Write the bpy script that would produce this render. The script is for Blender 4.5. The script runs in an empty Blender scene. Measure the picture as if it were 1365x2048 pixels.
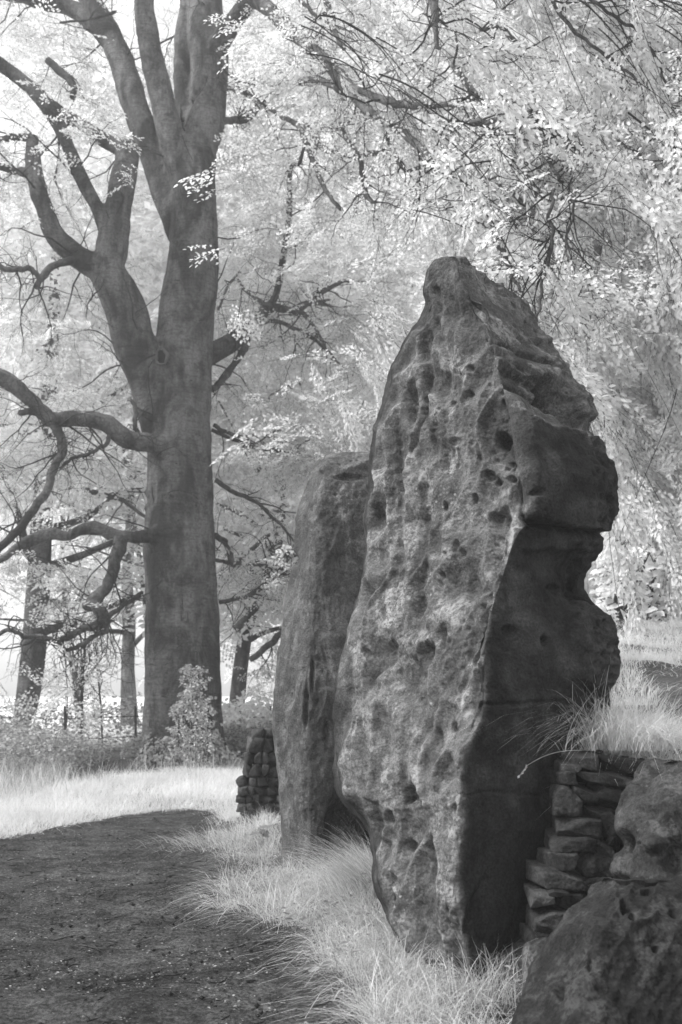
import bpy, math, random
import numpy as np
from mathutils import Vector

# ------------------------------------------------------------------ camera, light, exposure
scene = bpy.context.scene
COL = scene.collection
F_PX, CX, CY = 1990.0, 682.5, 1024.0          # photograph is 1365 x 2048, 35 mm lens on a 24 x 36 frame
PITCH = math.radians(10.4)
CAM_H = 1.4
cam_d = bpy.data.cameras.new('camera')
cam = bpy.data.objects.new('camera', cam_d); COL.objects.link(cam)
cam_d.sensor_fit = 'VERTICAL'; cam_d.sensor_height = 36.0; cam_d.sensor_width = 24.0
cam_d.lens = 36.0 * F_PX / 2048.0
cam_d.clip_start = 0.05; cam_d.clip_end = 2000
cam_d.dof.use_dof = True; cam_d.dof.focus_distance = 6.3; cam_d.dof.aperture_fstop = 3.0
cam.location = (0, 0, CAM_H)
cam.rotation_euler = (math.radians(90) + PITCH, 0, 0)
scene.camera = cam

SUN_EL, SUN_AZ = math.radians(44), math.radians(-100)   # azimuth from +Y (view direction) towards +X
world = bpy.data.worlds.new('World'); scene.world = world; world.use_nodes = True
wn = world.node_tree.nodes; wl = world.node_tree.links
sky = wn.new('ShaderNodeTexSky'); sky.sky_type = 'NISHITA'; sky.sun_disc = False
sky.sun_elevation = SUN_EL; sky.sun_rotation = SUN_AZ
sky.dust_density = 3.0
bw = wn.new('ShaderNodeRGBToBW')
bg = wn['Background']; bg.inputs['Strength'].default_value = 0.15
veil = wn.new('ShaderNodeMath'); veil.operation = 'MULTIPLY_ADD'      # even pale cloud veil over the whole sky
veil.inputs[1].default_value = 0.6; veil.inputs[2].default_value = 2.2
wl.new(sky.outputs[0], bw.inputs[0]); wl.new(bw.outputs[0], veil.inputs[0]); wl.new(veil.outputs[0], bg.inputs[0])
sun_d = bpy.data.lights.new('sun', 'SUN'); sun_d.energy = 2.4; sun_d.angle = math.radians(14)
sun = bpy.data.objects.new('sun', sun_d); COL.objects.link(sun)
sdir = Vector((math.sin(SUN_AZ) * math.cos(SUN_EL), math.cos(SUN_AZ) * math.cos(SUN_EL), math.sin(SUN_EL)))
sun.rotation_euler = sdir.to_track_quat('Z', 'Y').to_euler()
scene.view_settings.view_transform = 'Standard'
scene.view_settings.look = 'None'
scene.view_settings.exposure = 1.1
scene.view_settings.gamma = 1.0
scene.view_settings.use_curve_mapping = False
scene.cycles.max_bounces = 6; scene.cycles.diffuse_bounces = 5; scene.cycles.glossy_bounces = 2
scene.cycles.transmission_bounces = 4; scene.cycles.transparent_max_bounces = 4
scene.cycles.use_denoising = True

rng = np.random.default_rng(7)
random.seed(7)
PI = math.pi
cp, sp = math.cos(PITCH), math.sin(PITCH)

def P(px, py, d):
    """photo pixel and distance along +Y -> world point"""
    px = np.asarray(px, float); py = np.asarray(py, float); d = np.asarray(d, float)
    a = (px - CX) / F_PX; b = (CY - py) / F_PX
    dy = cp - b * sp; dz = sp + b * cp
    t = d / dy
    return np.stack(np.broadcast_arrays(a * t, d + 0 * t, CAM_H + dz * t), -1)

def proj(v):
    v = np.asarray(v, float)
    x = v[..., 0]; y = v[..., 1]; z = v[..., 2] - CAM_H
    zc = y * cp + z * sp; yc = -y * sp + z * cp
    return CX + F_PX * x / zc, CY - F_PX * yc / zc

# ------------------------------------------------------------------ numpy noise
_perm = np.random.default_rng(3).permutation(256).astype(np.int64)
_perm = np.concatenate([_perm, _perm, _perm])
_g3 = np.random.default_rng(5).normal(size=(256, 3)); _g3 /= np.linalg.norm(_g3, axis=1)[:, None]

def noise3(p):
    p = np.asarray(p, float)
    i = np.floor(p).astype(np.int64); f = p - i
    u = f * f * f * (f * (f * 6 - 15) + 10); i &= 255
    r = 0
    for dx in (0, 1):
        for dy in (0, 1):
            for dz in (0, 1):
                h = _perm[_perm[_perm[i[..., 0] + dx] + i[..., 1] + dy] + i[..., 2] + dz]
                g = _g3[h]
                dot = g[..., 0] * (f[..., 0] - dx) + g[..., 1] * (f[..., 1] - dy) + g[..., 2] * (f[..., 2] - dz)
                w = (u[..., 0] if dx else 1 - u[..., 0]) * (u[..., 1] if dy else 1 - u[..., 1]) * (u[..., 2] if dz else 1 - u[..., 2])
                r = r + w * dot
    return r * 1.6

def fbm(p, octs=4, gain=0.5):
    r = 0; a = 1.0; p = np.asarray(p, float)
    for k in range(octs):
        r = r + a * noise3(p + 17.3 * k); p = p * 2.03; a *= gain
    return r

def worley(p):
    """F1, F2 and a random number of the nearest cell"""
    p = np.asarray(p, float); i = np.floor(p).astype(np.int64); f = p - i
    n = p.shape[:-1]
    F1 = np.full(n, 9.0); F2 = np.full(n, 9.0); ID = np.zeros(n)
    tab = np.random.default_rng(11).random((256, 4))
    for dx in (-1, 0, 1):
        for dy in (-1, 0, 1):
            for dz in (-1, 0, 1):
                h = _perm[_perm[_perm[(i[..., 0] + dx) & 255] + ((i[..., 1] + dy) & 255)] + ((i[..., 2] + dz) & 255)]
                t = tab[h]
                d = np.sqrt((t[..., 0] + dx - f[..., 0]) ** 2 + (t[..., 1] + dy - f[..., 1]) ** 2 + (t[..., 2] + dz - f[..., 2]) ** 2)
                c = d < F1
                F2 = np.where(c, F1, np.minimum(F2, d)); ID = np.where(c, t[..., 3], ID); F1 = np.where(c, d, F1)
    return F1, F2, ID

def sstep(a, b, x):
    t = np.clip((x - a) / (b - a), 0, 1); return t * t * (3 - 2 * t)

# ------------------------------------------------------------------ mesh making
class MB:
    """collects vertices and tri/quad faces, then links them as one mesh object"""
    def __init__(s): s.v = []; s.f = []; s.n = 0; s.at = []
    def add(s, v, f, a=None):
        v = np.asarray(v, np.float32).reshape(-1, 3); f = np.asarray(f, np.int32)
        s.v.append(v); s.f.append(f + s.n); s.n += len(v)
        s.at.append(np.zeros(len(v), np.float32) if a is None else np.asarray(a, np.float32))
    def mesh(s, name, m, smooth=True, attr=None):
        V = np.concatenate(s.v)
        me = bpy.data.meshes.new(name)
        me.vertices.add(len(V)); me.vertices.foreach_set('co', V.ravel())
        nl = sum(f.size for f in s.f); npoly = sum(len(f) for f in s.f)
        loops = np.concatenate([f.ravel() for f in s.f])
        sizes = np.concatenate([np.full(len(f), f.shape[1], np.int32) for f in s.f])
        starts = np.concatenate([[0], np.cumsum(sizes)[:-1]]).astype(np.int32)
        me.loops.add(nl); me.loops.foreach_set('vertex_index', loops.astype(np.int32))
        me.polygons.add(npoly); me.polygons.foreach_set('loop_start', starts)
        me.polygons.foreach_set('use_smooth', np.full(npoly, smooth))
        me.update(calc_edges=True)
        if attr:
            at = me.attributes.new(attr, 'FLOAT', 'POINT'); at.data.foreach_set('value', np.concatenate(s.at))
        if m: me.materials.append(m)
        return me
    def build(s, name, m, parent=None, smooth=True, attr=None, loc=None):
        me = s.mesh(name, m, smooth, attr)
        o = bpy.data.objects.new(name, me); COL.objects.link(o)
        if parent is not None:
            o.parent = parent
            if loc is None:
                me.vertices  # geometry is in world space: undo the parent's place
                L = parent.location
                o.location = (-L[0], -L[1], -L[2])
        if loc is not None: o.location = loc
        return o

def tag(o, label=None, cat=None, group=None, kind=None):
    if label: o['label'] = label
    if cat: o['category'] = cat
    if group: o['group'] = group
    if kind: o['kind'] = kind
    return o

def empty(name, loc, label=None, cat=None, group=None):
    o = bpy.data.objects.new(name, None); COL.objects.link(o)
    o.location = tuple(float(c) for c in loc); o.empty_display_size = 0.2
    return tag(o, label, cat, group)

def catmull(p, n):
    """resample control rows (K, ...) to n rows"""
    p = np.asarray(p, float); K = len(p)
    t = np.linspace(0, K - 1, n); i = np.minimum(t.astype(int), K - 2); f = (t - i)
    f = f.reshape((-1,) + (1,) * (p.ndim - 1))
    a = p[np.maximum(i - 1, 0)]; b = p[i]; c = p[i + 1]; d = p[np.minimum(i + 2, K - 1)]
    return 0.5 * (2 * b + (c - a) * f + (2 * a - 5 * b + 4 * c - d) * f ** 2 + (3 * b - a - 3 * c + d) * f ** 3)

def tube(path, rad, sides=6, cap=True):
    path = np.asarray(path, float); rad = np.asarray(rad, float); n = len(path)
    tg = np.gradient(path, axis=0); tg /= np.linalg.norm(tg, axis=1)[:, None] + 1e-9
    up = np.array([0.13, 0.9, 0.2]); up = up / np.linalg.norm(up)
    if abs(np.mean(tg @ up)) > 0.85: up = np.array([0.9, 0.1, 0.3])
    x = np.cross(tg, up); x /= np.linalg.norm(x, axis=1)[:, None] + 1e-9
    y = np.cross(tg, x)
    a = np.linspace(0, 2 * PI, sides, endpoint=False)
    v = path[:, None] + rad[:, None, None] * (np.cos(a)[None, :, None] * x[:, None] + np.sin(a)[None, :, None] * y[:, None])
    idx = np.arange(n * sides).reshape(n, sides)
    q = np.stack([idx[:-1], np.roll(idx[:-1], -1, 1), np.roll(idx[1:], -1, 1), idx[1:]], -1).reshape(-1, 4)
    return v.reshape(-1, 3), q

def branch_path(pts, n=None, wob=0.0, seed=0):
    """pts: (px, py, depth, width_px) -> world path and radii"""
    pts = np.array(pts, float)
    n = n or max(8, (len(pts) - 1) * 6 + 1)
    w = P(pts[:, 0], pts[:, 1], pts[:, 2]); r = pts[:, 3] * pts[:, 2] / F_PX * 0.5
    w = catmull(w, n); r = np.maximum(np.interp(np.linspace(0, len(pts) - 1, n), np.arange(len(pts)), r), 0.002)
    if wob:
        k = np.arange(n)[:, None] * 0.45 + seed * 7.7
        off = np.stack([noise3(np.concatenate([k, k * 0 + c, k * 0 + 3.3], 1)) for c in (1.5, 5.5, 9.5)], 1)
        e = np.minimum(np.arange(n) / 3.0, 1)[:, None]
        w = w + off * wob * e
    return w, r

# ------------------------------------------------------------------ materials (monochrome infrared reflectances)
def mat(name, rough=0.9):
    m = bpy.data.materials.new(name); m.use_nodes = True
    nt = m.node_tree; b = nt.nodes['Principled BSDF']
    b.inputs['Roughness'].default_value = rough
    b.inputs['Specular IOR Level'].default_value = 0.08
    return m, nt, b

class N:
    def __init__(s, nt): s.nt = nt; s.tc = nt.nodes.new('ShaderNodeNewGeometry')
    def link(s, a, b): s.nt.links.new(a, b)
    def put(s, inp, v):
        if hasattr(v, 'is_linked') or hasattr(v, 'links'): s.link(v, inp)
        else: inp.default_value = v
    def mapping(s, scale=(1, 1, 1), rot=(0, 0, 0)):
        m = s.nt.nodes.new('ShaderNodeMapping'); m.inputs['Scale'].default_value = scale; m.inputs['Rotation'].default_value = rot
        s.link(s.tc.outputs['Position'], m.inputs['Vector']); return m.outputs[0]
    def noise(s, scale, detail=5, rough=0.55, vec=None, dist=0.0):
        n = s.nt.nodes.new('ShaderNodeTexNoise'); n.inputs['Scale'].default_value = scale
        n.inputs['Detail'].default_value = detail; n.inputs['Roughness'].default_value = rough; n.inputs['Distortion'].default_value = dist
        s.link(vec if vec is not None else s.tc.outputs['Position'], n.inputs['Vector']); return n.outputs['Fac']
    def voro(s, scale, feature='F1', vec=None, out='Distance', rand=1.0):
        n = s.nt.nodes.new('ShaderNodeTexVoronoi'); n.inputs['Scale'].default_value = scale; n.feature = feature
        n.inputs['Randomness'].default_value = rand
        s.link(vec if vec is not None else s.tc.outputs['Position'], n.inputs['Vector']); return n.outputs[out]
    def ramp(s, v, a, b, lo=0.0, hi=1.0):
        n = s.nt.nodes.new('ShaderNodeMapRange'); n.interpolation_type = 'SMOOTHSTEP'
        n.inputs['From Min'].default_value = a; n.inputs['From Max'].default_value = b
        n.inputs['To Min'].default_value = lo; n.inputs['To Max'].default_value = hi
        s.link(v, n.inputs['Value']); return n.outputs[0]
    def math(s, op, a, b=0.0, c=0.0):
        n = s.nt.nodes.new('ShaderNodeMath'); n.operation = op
        s.put(n.inputs[0], a); s.put(n.inputs[1], b)
        if op == 'MULTIPLY_ADD': s.put(n.inputs[2], c)
        return n.outputs[0]
    def mix(s, f, a, b):
        n = s.nt.nodes.new('ShaderNodeMix'); n.data_type = 'FLOAT'
        s.put(n.inputs[0], f); s.put(n.inputs[2], a); s.put(n.inputs[3], b); return n.outputs[0]
    def grey(s, v):
        n = s.nt.nodes.new('ShaderNodeCombineColor')
        for k in range(3): s.link(v, n.inputs[k])
        return n.outputs[0]
    def bump(s, h, dist=0.01, strength=1.0, prev=None):
        n = s.nt.nodes.new('ShaderNodeBump'); n.inputs['Distance'].default_value = dist; n.inputs['Strength'].default_value = strength
        s.link(h, n.inputs['Height'])
        if prev is not None: s.link(prev, n.inputs['Normal'])
        return n.outputs[0]
    def attr(s, name):
        n = s.nt.nodes.new('ShaderNodeAttribute'); n.attribute_name = name; return n.outputs['Fac']

def rock_mat(name, dark, pale, lichen=0.5, attr=True, grain=1.0):
    m, nt, b = mat(name, 0.92); n = N(nt)
    big = n.noise(1.6, 5, 0.6)
    mid = n.noise(9, 6, 0.65)
    fine = n.noise(70, 5, 0.7)
    v = n.mix(n.ramp(big, 0.35, 0.65), dark * 0.8, dark * 1.25)
    v = n.math('MULTIPLY', v, n.ramp(mid, 0.3, 0.72, 0.68, 1.35))
    v = n.math('MULTIPLY', v, n.ramp(fine, 0.3, 0.7, 0.6, 1.4))
    v = n.math('MULTIPLY', v, n.ramp(n.voro(120), 0.0, 0.5, 0.75, 1.1))
    # pale crustose lichen: blotches and small spots
    bl = n.noise(4.5, 8, 0.72, dist=0.4)
    blm = n.ramp(bl, 0.50, 0.60)
    sp1 = n.ramp(n.voro(26), 0.10, 0.30, 1.0, 0.0)
    sp1 = n.math('MULTIPLY', sp1, n.ramp(n.noise(3.0, 4), 0.45, 0.62))
    amt = n.math('MAXIMUM', blm, sp1)
    if attr: amt = n.math('MULTIPLY', amt, n.attr('lichen'))
    amt = n.math('MULTIPLY', amt, n.ramp(n.noise(38, 5, 0.7), 0.38, 0.56))
    v = n.mix(n.math('MULTIPLY', amt, lichen), v, pale)
    # dark water streaks
    st = n.noise(5, 4, 0.6, n.mapping((1.6, 1.6, 0.18)))
    v = n.math('MULTIPLY', v, n.ramp(st, 0.33, 0.55, 0.72, 1.0))
    if attr: v = n.math('MULTIPLY', v, n.math('MULTIPLY_ADD', n.attr('lichen'), 0.86, 0.18))  # also scales the whole base: shade painted on the tall stone's right face
    if not attr:
        oi = nt.nodes.new('ShaderNodeObjectInfo'); v = n.math('MULTIPLY', v, n.ramp(oi.outputs['Random'], 0, 1, 0.65, 1.4))
    nt.links.new(n.grey(v), b.inputs['Base Color'])
    h = n.math('ADD', n.math('MULTIPLY', n.noise(30, 7, 0.72), 1.0), n.math('MULTIPLY', n.voro(60), 0.35))
    b1 = n.bump(h, 0.018 * grain, 0.8)
    b2 = n.bump(n.noise(190, 4, 0.7), 0.004 * grain, 0.8, b1)
    nt.links.new(b2, b.inputs['Normal'])
    return m

M = {}
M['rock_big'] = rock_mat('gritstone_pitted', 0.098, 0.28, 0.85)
M['rock_back'] = rock_mat('gritstone_mossy', 0.11, 0.28, 0.9)
M['stone_far'] = rock_mat('rubble_stone', 0.055, 0.14, 0.4, attr=False)
M['rock_dark'] = rock_mat('gritstone_boulder', 0.035, 0.16, 0.45, attr=False)
M['stone'] = rock_mat('wall_stone', 0.036, 0.10, 0.35, attr=False)

def bark_mat(name, base, moss=0.5):
    m, nt, b = mat(name, 0.85); n = N(nt)
    v = n.mix(n.ramp(n.noise(1.5, 7, 0.66, n.mapping((1, 1, 0.5)), 0.5), 0.38, 0.62), base * 0.42, base * 1.75)
    st = n.noise(9, 5, 0.6, n.mapping((1, 1, 0.12)))
    v = n.math('MULTIPLY', v, n.ramp(st, 0.3, 0.7, 0.8, 1.15))
    rings = n.noise(6, 4, 0.7, n.mapping((0.35, 0.35, 3.5)))
    v = n.math('MULTIPLY', v, n.ramp(rings, 0.38, 0.48, 0.72, 1.0))
    v = n.math('MULTIPLY', v, n.ramp(n.noise(22, 5, 0.7), 0.35, 0.6, 0.7, 1.15))
    ms = n.ramp(n.noise(3.2, 8, 0.72), 0.54, 0.64)
    v = n.mix(n.math('MULTIPLY', ms, moss), v, base * 0.3)
    sp_ = n.ramp(n.noise(26, 3, 0.7), 0.66, 0.72)
    v = n.mix(n.math('MULTIPLY', sp_, 0.6), v, base * 0.3)
    nt.links.new(n.grey(v), b.inputs['Base Color'])
    h = n.math('ADD', n.noise(14, 6, 0.7), n.math('MULTIPLY', rings, 0.8))
    nt.links.new(n.bump(h, 0.05, 0.9), b.inputs['Normal'])
    return m
M['bark'] = bark_mat('beech_bark', 0.105, 0.7)
M['bark_far'] = bark_mat('far_bark', 0.09, 0.3)
M['bark_pale'] = bark_mat('pale_bark', 0.26, 0.2)
M['bark_ivy'] = bark_mat('ivied_bark', 0.10, 0.7)
M['twig'] = bark_mat('twig_bark', 0.045, 0.2)

def leaf_mat(name, lo, hi, trans=0.45):
    m = bpy.data.materials.new(name); m.use_nodes = True; nt = m.node_tree
    nt.nodes.remove(nt.nodes['Principled BSDF'])
    n = N(nt)
    v = n.ramp(n.tc.outputs['Random Per Island'], 0, 1, lo, hi)
    v = n.math('MULTIPLY', v, n.ramp(n.noise(0.7, 3), 0.3, 0.7, 0.86, 1.1))
    c = n.grey(v)
    d = nt.nodes.new('ShaderNodeBsdfDiffuse'); t = nt.nodes.new('ShaderNodeBsdfTranslucent')
    mx = nt.nodes.new('ShaderNodeMixShader'); mx.inputs[0].default_value = trans
    nt.links.new(c, d.inputs[0]); nt.links.new(c, t.inputs[0])
    nt.links.new(d.outputs[0], mx.inputs[1]); nt.links.new(t.outputs[0], mx.inputs[2])
    nt.links.new(mx.outputs[0], nt.nodes['Material Output'].inputs[0])
    return m
M['leaf'] = leaf_mat('beech_leaf', 0.70, 0.93, 0.5)
M['leaf_far'] = leaf_mat('far_leaf', 0.86, 0.97, 0.5)
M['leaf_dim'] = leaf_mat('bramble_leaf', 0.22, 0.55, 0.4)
M['leaf_ivy'] = leaf_mat('ivy_leaf', 0.22, 0.62, 0.25)
M['grass'] = leaf_mat('grass_blade', 0.30, 0.84, 0.4)
M['grass_far'] = leaf_mat('meadow_blade', 0.72, 0.93, 0.45)
M['litter'] = leaf_mat('dead_leaf', 0.06, 0.30, 0.1)
M['broad'] = leaf_mat('weed_leaf', 0.16, 0.36, 0.3)

def soil_mat(name, lo, hi):
    m, nt, b = mat(name, 0.95); n = N(nt)
    a = n.noise(1.4, 6, 0.65)
    f = n.noise(34, 8, 0.85)
    v = n.mix(n.ramp(a, 0.35, 0.65), lo, lo + (hi - lo) * 0.45)
    v = n.math('MULTIPLY', v, n.ramp(f, 0.38, 0.62, 0.35, 1.8))
    v = n.math('MULTIPLY', v, n.ramp(n.noise(6, 5, 0.7), 0.36, 0.6, 0.6, 1.25))
    fl = n.math('MULTIPLY', n.ramp(n.voro(48), 0.16, 0.30, 1, 0), n.ramp(n.noise(9, 4, 0.7), 0.52, 0.62))
    v = n.mix(n.math('MULTIPLY', fl, 0.8), v, hi * 1.7)
    nt.links.new(n.grey(v), b.inputs['Base Color'])
    h = n.math('ADD', n.noise(22, 8, 0.75), n.math('MULTIPLY', n.voro(45), -0.5))
    nt.links.new(n.bump(h, 0.03, 1.0), b.inputs['Normal'])
    return m
M['path'] = soil_mat('trodden_earth', 0.034, 0.11)
M['soil'] = soil_mat('turf_soil', 0.06, 0.15)
def field_mat():
    m, nt, b = mat('turf', 0.95); n = N(nt)
    v = n.mix(n.ramp(n.noise(0.5, 5), 0.35, 0.65), 0.05, 0.11)
    v = n.math('MULTIPLY', v, n.ramp(n.noise(30, 6, 0.75), 0.35, 0.65, 0.6, 1.3))
    sx = nt.nodes.new('ShaderNodeSeparateXYZ'); nt.links.new(n.tc.outputs['Position'], sx.inputs[0])
    v = n.mix(n.ramp(sx.outputs[1], 24, 30), v, 0.75)         # mown meadow beyond the fence
    nt.links.new(n.grey(v), b.inputs['Base Color'])
    nt.links.new(n.bump(n.noise(25, 6, 0.7), 0.04, 1.0), b.inputs['Normal'])
    return m
M['turf'] = field_mat()
m_, nt_, b_ = mat('rusty_wire', 0.6); b_.inputs['Base Color'].default_value = (0.06, 0.06, 0.06, 1); M['wire'] = m_
m_, nt_, b_ = mat('hollow_wood', 0.95); b_.inputs['Base Color'].default_value = (0.02, 0.02, 0.02, 1); M['cut'] = m_
m_, nt_, b_ = mat('pale_callus', 0.9); b_.inputs['Base Color'].default_value = (0.12, 0.12, 0.12, 1); M['callus'] = m_
m_, nt_, b_ = mat('scar_bark', 0.95); b_.inputs['Base Color'].default_value = (0.03, 0.03, 0.03, 1); M['scar'] = m_

HAZE = 0.0038
def build_haze():
    b = MB(); lo = np.array([-70., -14., -1.4]); hi = np.array([70., 90., 34.])
    V = np.array([[(lo, hi)[i][0], (lo, hi)[j][1], (lo, hi)[k][2]] for i in (0, 1) for j in (0, 1) for k in (0, 1)])
    b.add(V, np.array([[0, 1, 3, 2], [4, 6, 7, 5], [0, 4, 5, 1], [2, 3, 7, 6], [0, 2, 6, 4], [1, 5, 7, 3]]))
    m = bpy.data.materials.new('haze_air'); m.use_nodes = True; nt = m.node_tree; nt.nodes.remove(nt.nodes['Principled BSDF'])
    v = nt.nodes.new('ShaderNodeVolumePrincipled'); v.inputs['Density'].default_value = HAZE; v.inputs['Color'].default_value = (.95, .95, .95, 1); v.inputs['Anisotropy'].default_value = 0.2
    nt.links.new(v.outputs[0], nt.nodes['Material Output'].inputs['Volume'])
    o = b.build('haze', m, smooth=False); tag(o, kind='stuff')
if HAZE > 0: build_haze()

# ------------------------------------------------------------------ terrain
def rock_line(y): return np.interp(y, [3.0, 4.6, 5.3, 6.2, 7.2, 8.5, 10.4, 11.5, 13, 17, 24], [3.2, 2.2, 1.25, 0.75, 0.38, 0.10, -0.62, -0.75, -0.2, 3.0, 9.0])
def ground_z(x, y):
    x = np.asarray(x, float); y = np.asarray(y, float)
    p = np.stack([x, y, 0 * x], -1)
    base = 0.03 * noise3(p * 0.6) * sstep(0, 3, np.abs(y) + 1)
    side = x - rock_line(y)
    top = 1.0 + 0.165 * np.clip(y - 5.6, 0, 7.2) * sstep(0.6, 2.4, x) - 0.10 * np.clip(y - 13.0, 0, 30)
    top = np.maximum(top, 0.05) * (1 - 0.98 * sstep(20, 40, y))
    bank = sstep(0.05, 0.45, side) * (top + 0.07 * noise3(p * 1.7)) * (1 - sstep(30, 60, x))
    skirt = 0.17 * sstep(-0.75, -0.15, side) * (1 - sstep(13, 15, y)) * sstep(3.2, 4.6, y)
    verge = 0.10 * sstep(11.5, 14.5, y + 0.28 * x)
    return base + np.maximum(bank, skirt) + verge + 0.02 * noise3(p * 2.5)

def on_ground(px, py):
    """world ground point seen at a photo pixel (march the ray)"""
    px = np.atleast_1d(np.asarray(px, float)); py = np.atleast_1d(np.asarray(py, float))
    best = np.full(px.shape, 60.0); found = np.zeros(px.shape, bool)
    prev = None
    for d in np.concatenate([np.arange(3.0, 14, 0.06), np.arange(14, 60, 0.25)]):
        w = P(px, py, d); below = w[..., 2] < ground_z(w[..., 0], w[..., 1])
        hit = below & ~found; best[hit] = d; found |= below
    w = P(px, py, best); w[..., 2] = ground_z(w[..., 0], w[..., 1])
    return w, found

def build_ground():
    ys = np.concatenate([np.linspace(-60, -4, 15), np.arange(-3.6, 22, 0.09), np.linspace(22.5, 60, 60), np.linspace(66, 600, 30)])
    xs = np.concatenate([np.linspace(-400, -22, 24), np.arange(-20, -6, 0.4), np.arange(-6, 7, 0.09), np.arange(7.2, 22, 0.4), np.linspace(24, 400, 24)])
    X, Y = np.meshgrid(xs, ys); Z = ground_z(X, Y) - 0.01
    Z = Z + 3.0 * sstep(80, 500, Y) * 0
    idx = np.arange(X.size).reshape(X.shape)
    q = np.stack([idx[:-1, :-1], idx[:-1, 1:], idx[1:, 1:], idx[1:, :-1]], -1).reshape(-1, 4)
    b = MB(); b.add(np.stack([X, Y, Z], -1), q); o = b.build('ground', M['turf']); tag(o, kind='structure')
build_ground()

# left edge of the bare earth: front of the bright grass verge, read off the photograph
_e = np.array([(-260, 1710), (-120, 1695), (0, 1678), (60, 1668), (150, 1650), (240, 1632), (330, 1622), (420, 1624), (480, 1640), (520, 1652)], float)
_ew, _ = on_ground(_e[:, 0], _e[:, 1])
def verge_y(x):
    return np.interp(x, _ew[:, 0], _ew[:, 1])
def path_mask(x, y):
    side = x - rock_line(y)
    n = 0.16 * fbm(np.stack([x, y, 0 * x], -1) * 2.6, 3)
    edge = np.interp(y, [0, 3.5, 4.4, 5.0, 5.6, 6.4, 7.4, 8.4, 9.4, 10.6, 12], [-0.2, -0.7, -1.35, -1.0, -0.95, -0.8, -0.9, -0.75, -0.75, -0.72, -0.6])
    a = -(side - edge) + n
    b = verge_y(x) - y + n * 1.2
    c = x + 9.0
    return np.minimum(np.minimum(a, b), c)
def build_path():
    xs = np.arange(-9.0, 3.2, 0.035); ys = np.arange(-4.0, 14.0, 0.035)
    X, Y = np.meshgrid(xs, ys); m = path_mask(X, Y)
    p = np.stack([X, Y, 0 * X], -1)
    near = 1 - sstep(3.0, 14.0, Y) * 0.4
    Z = ground_z(X, Y) + 0.014 + near * (0.022 * fbm(p * 2.2, 4) + 0.008 * noise3(p * 13) + 0.006 * np.abs(noise3(p * 24))) - 0.09 * (1 - sstep(-0.15, 0.10, m))
    idx = np.arange(X.size).reshape(X.shape)
    q = np.stack([idx[:-1, :-1], idx[:-1, 1:], idx[1:, 1:], idx[1:, :-1]], -1).reshape(-1, 4)
    mm = m.ravel(); q = q[(mm[q] > -0.35).any(1)]
    b = MB(); b.add(np.stack([X, Y, Z], -1), q); o = b.build('path', M['path']); tag(o, kind='structure')
build_path()

# ------------------------------------------------------------------ standing stones
def idw(px, py, pts, power=3.0, soft=12.0):
    pts = np.array(pts, float); num = 0; den = 0
    for (x, y, v) in pts:
        w = 1.0 / (((px - x) ** 2 + (py - y) ** 2 + soft ** 2) ** (power / 2)); num = num + w * v; den = den + w
    return num / den

def in_poly(x, y, poly):
    poly = np.array(poly, float); ins = np.zeros(x.shape, bool); j = len(poly) - 1
    for i in range(len(poly)):
        xi, yi = poly[i]; xj, yj = poly[j]
        ins ^= ((yi > y) != (yj > y)) & (x < (xj - xi) * (y - yi) / (yj - yi + 1e-9) + xi); j = i
    return ins
def polydist(px, py, line):
    d = np.full(px.shape, 1e9); line = np.array(line, float)
    for a, b in zip(line[:-1], line[1:]):
        ab = b - a; t = np.clip(((px - a[0]) * ab[0] + (py - a[1]) * ab[1]) / (ab @ ab), 0, 1)
        d = np.minimum(d, np.hypot(px - a[0] - t * ab[0], py - a[1] - t * ab[1]))
    return d

def loft(rows, seg, nv):
    """rows: (R, K, 3) of (px, py, depth) ring controls; seg: samples per span -> smooth closed shell, grid (nv, nu, 3)"""
    rows = np.array(rows, float); K = rows.shape[1]
    W = P(rows[..., 0], rows[..., 1], rows[..., 2])             # (R, K, 3) world
    W = catmull(W, nv)
    out = []; us = []
    for k in range(K):
        a, b, c, d = (W[:, (k + j) % K] for j in (-1, 0, 1, 2))
        n = seg[k]
        for s_ in range(n):
            f = s_ / n
            out.append(0.5 * (2 * b + (c - a) * f + (2 * a - 5 * b + 4 * c - d) * f ** 2 + (3 * b - a - 3 * c + d) * f ** 3)); us.append(k + f)
    return np.stack(out, 1), np.array(us)

def grid_normals(G):
    du = np.roll(G, -1, 1) - np.roll(G, 1, 1); dv = np.gradient(G, axis=0)
    n = np.cross(du, dv); n /= np.linalg.norm(n, axis=-1)[..., None] + 1e-9
    c = G.mean((1), keepdims=True)
    if np.mean(np.sum(n * (G - c), -1)) < 0: n = -n
    return n

def shell(G, name, m, lich_shade=None, parent=None):
    nv, nu = G.shape[:2]; b = MB()
    idx = np.arange(nv * nu).reshape(nv, nu)
    q = np.stack([idx[:-1], np.roll(idx[:-1], -1, 1), np.roll(idx[1:], -1, 1), idx[1:]], -1).reshape(-1, 4)
    V = G.reshape(-1, 3); A = (np.ones(len(V)) if lich_shade is None else lich_shade.ravel())
    top = G[0].mean(0)[None]; V2 = np.concatenate([V, top]); A = np.concatenate([A, [A[0]]])
    t = np.stack([idx[0], np.full(nu, nv * nu), np.roll(idx[0], -1)], -1)
    b.add(V2, q, A); b.f.append(t)
    o = b.build(name, m, parent, attr='lichen')  # besides lichen cover, this attribute holds painted shade for the tall stone
    me = o.data
    # outward normals
    bm_check = np.mean(np.sum(grid_normals(G) * (G - G.mean(1, keepdims=True)), -1))
    return o

def smooth_grid(D, it=1):
    for _ in range(it):
        D = (D * 2 + np.roll(D, 1, 1) + np.roll(D, -1, 1)) / 4
        D[1:-1] = (D[1:-1] * 2 + D[:-2] + D[2:]) / 4
    return D

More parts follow.
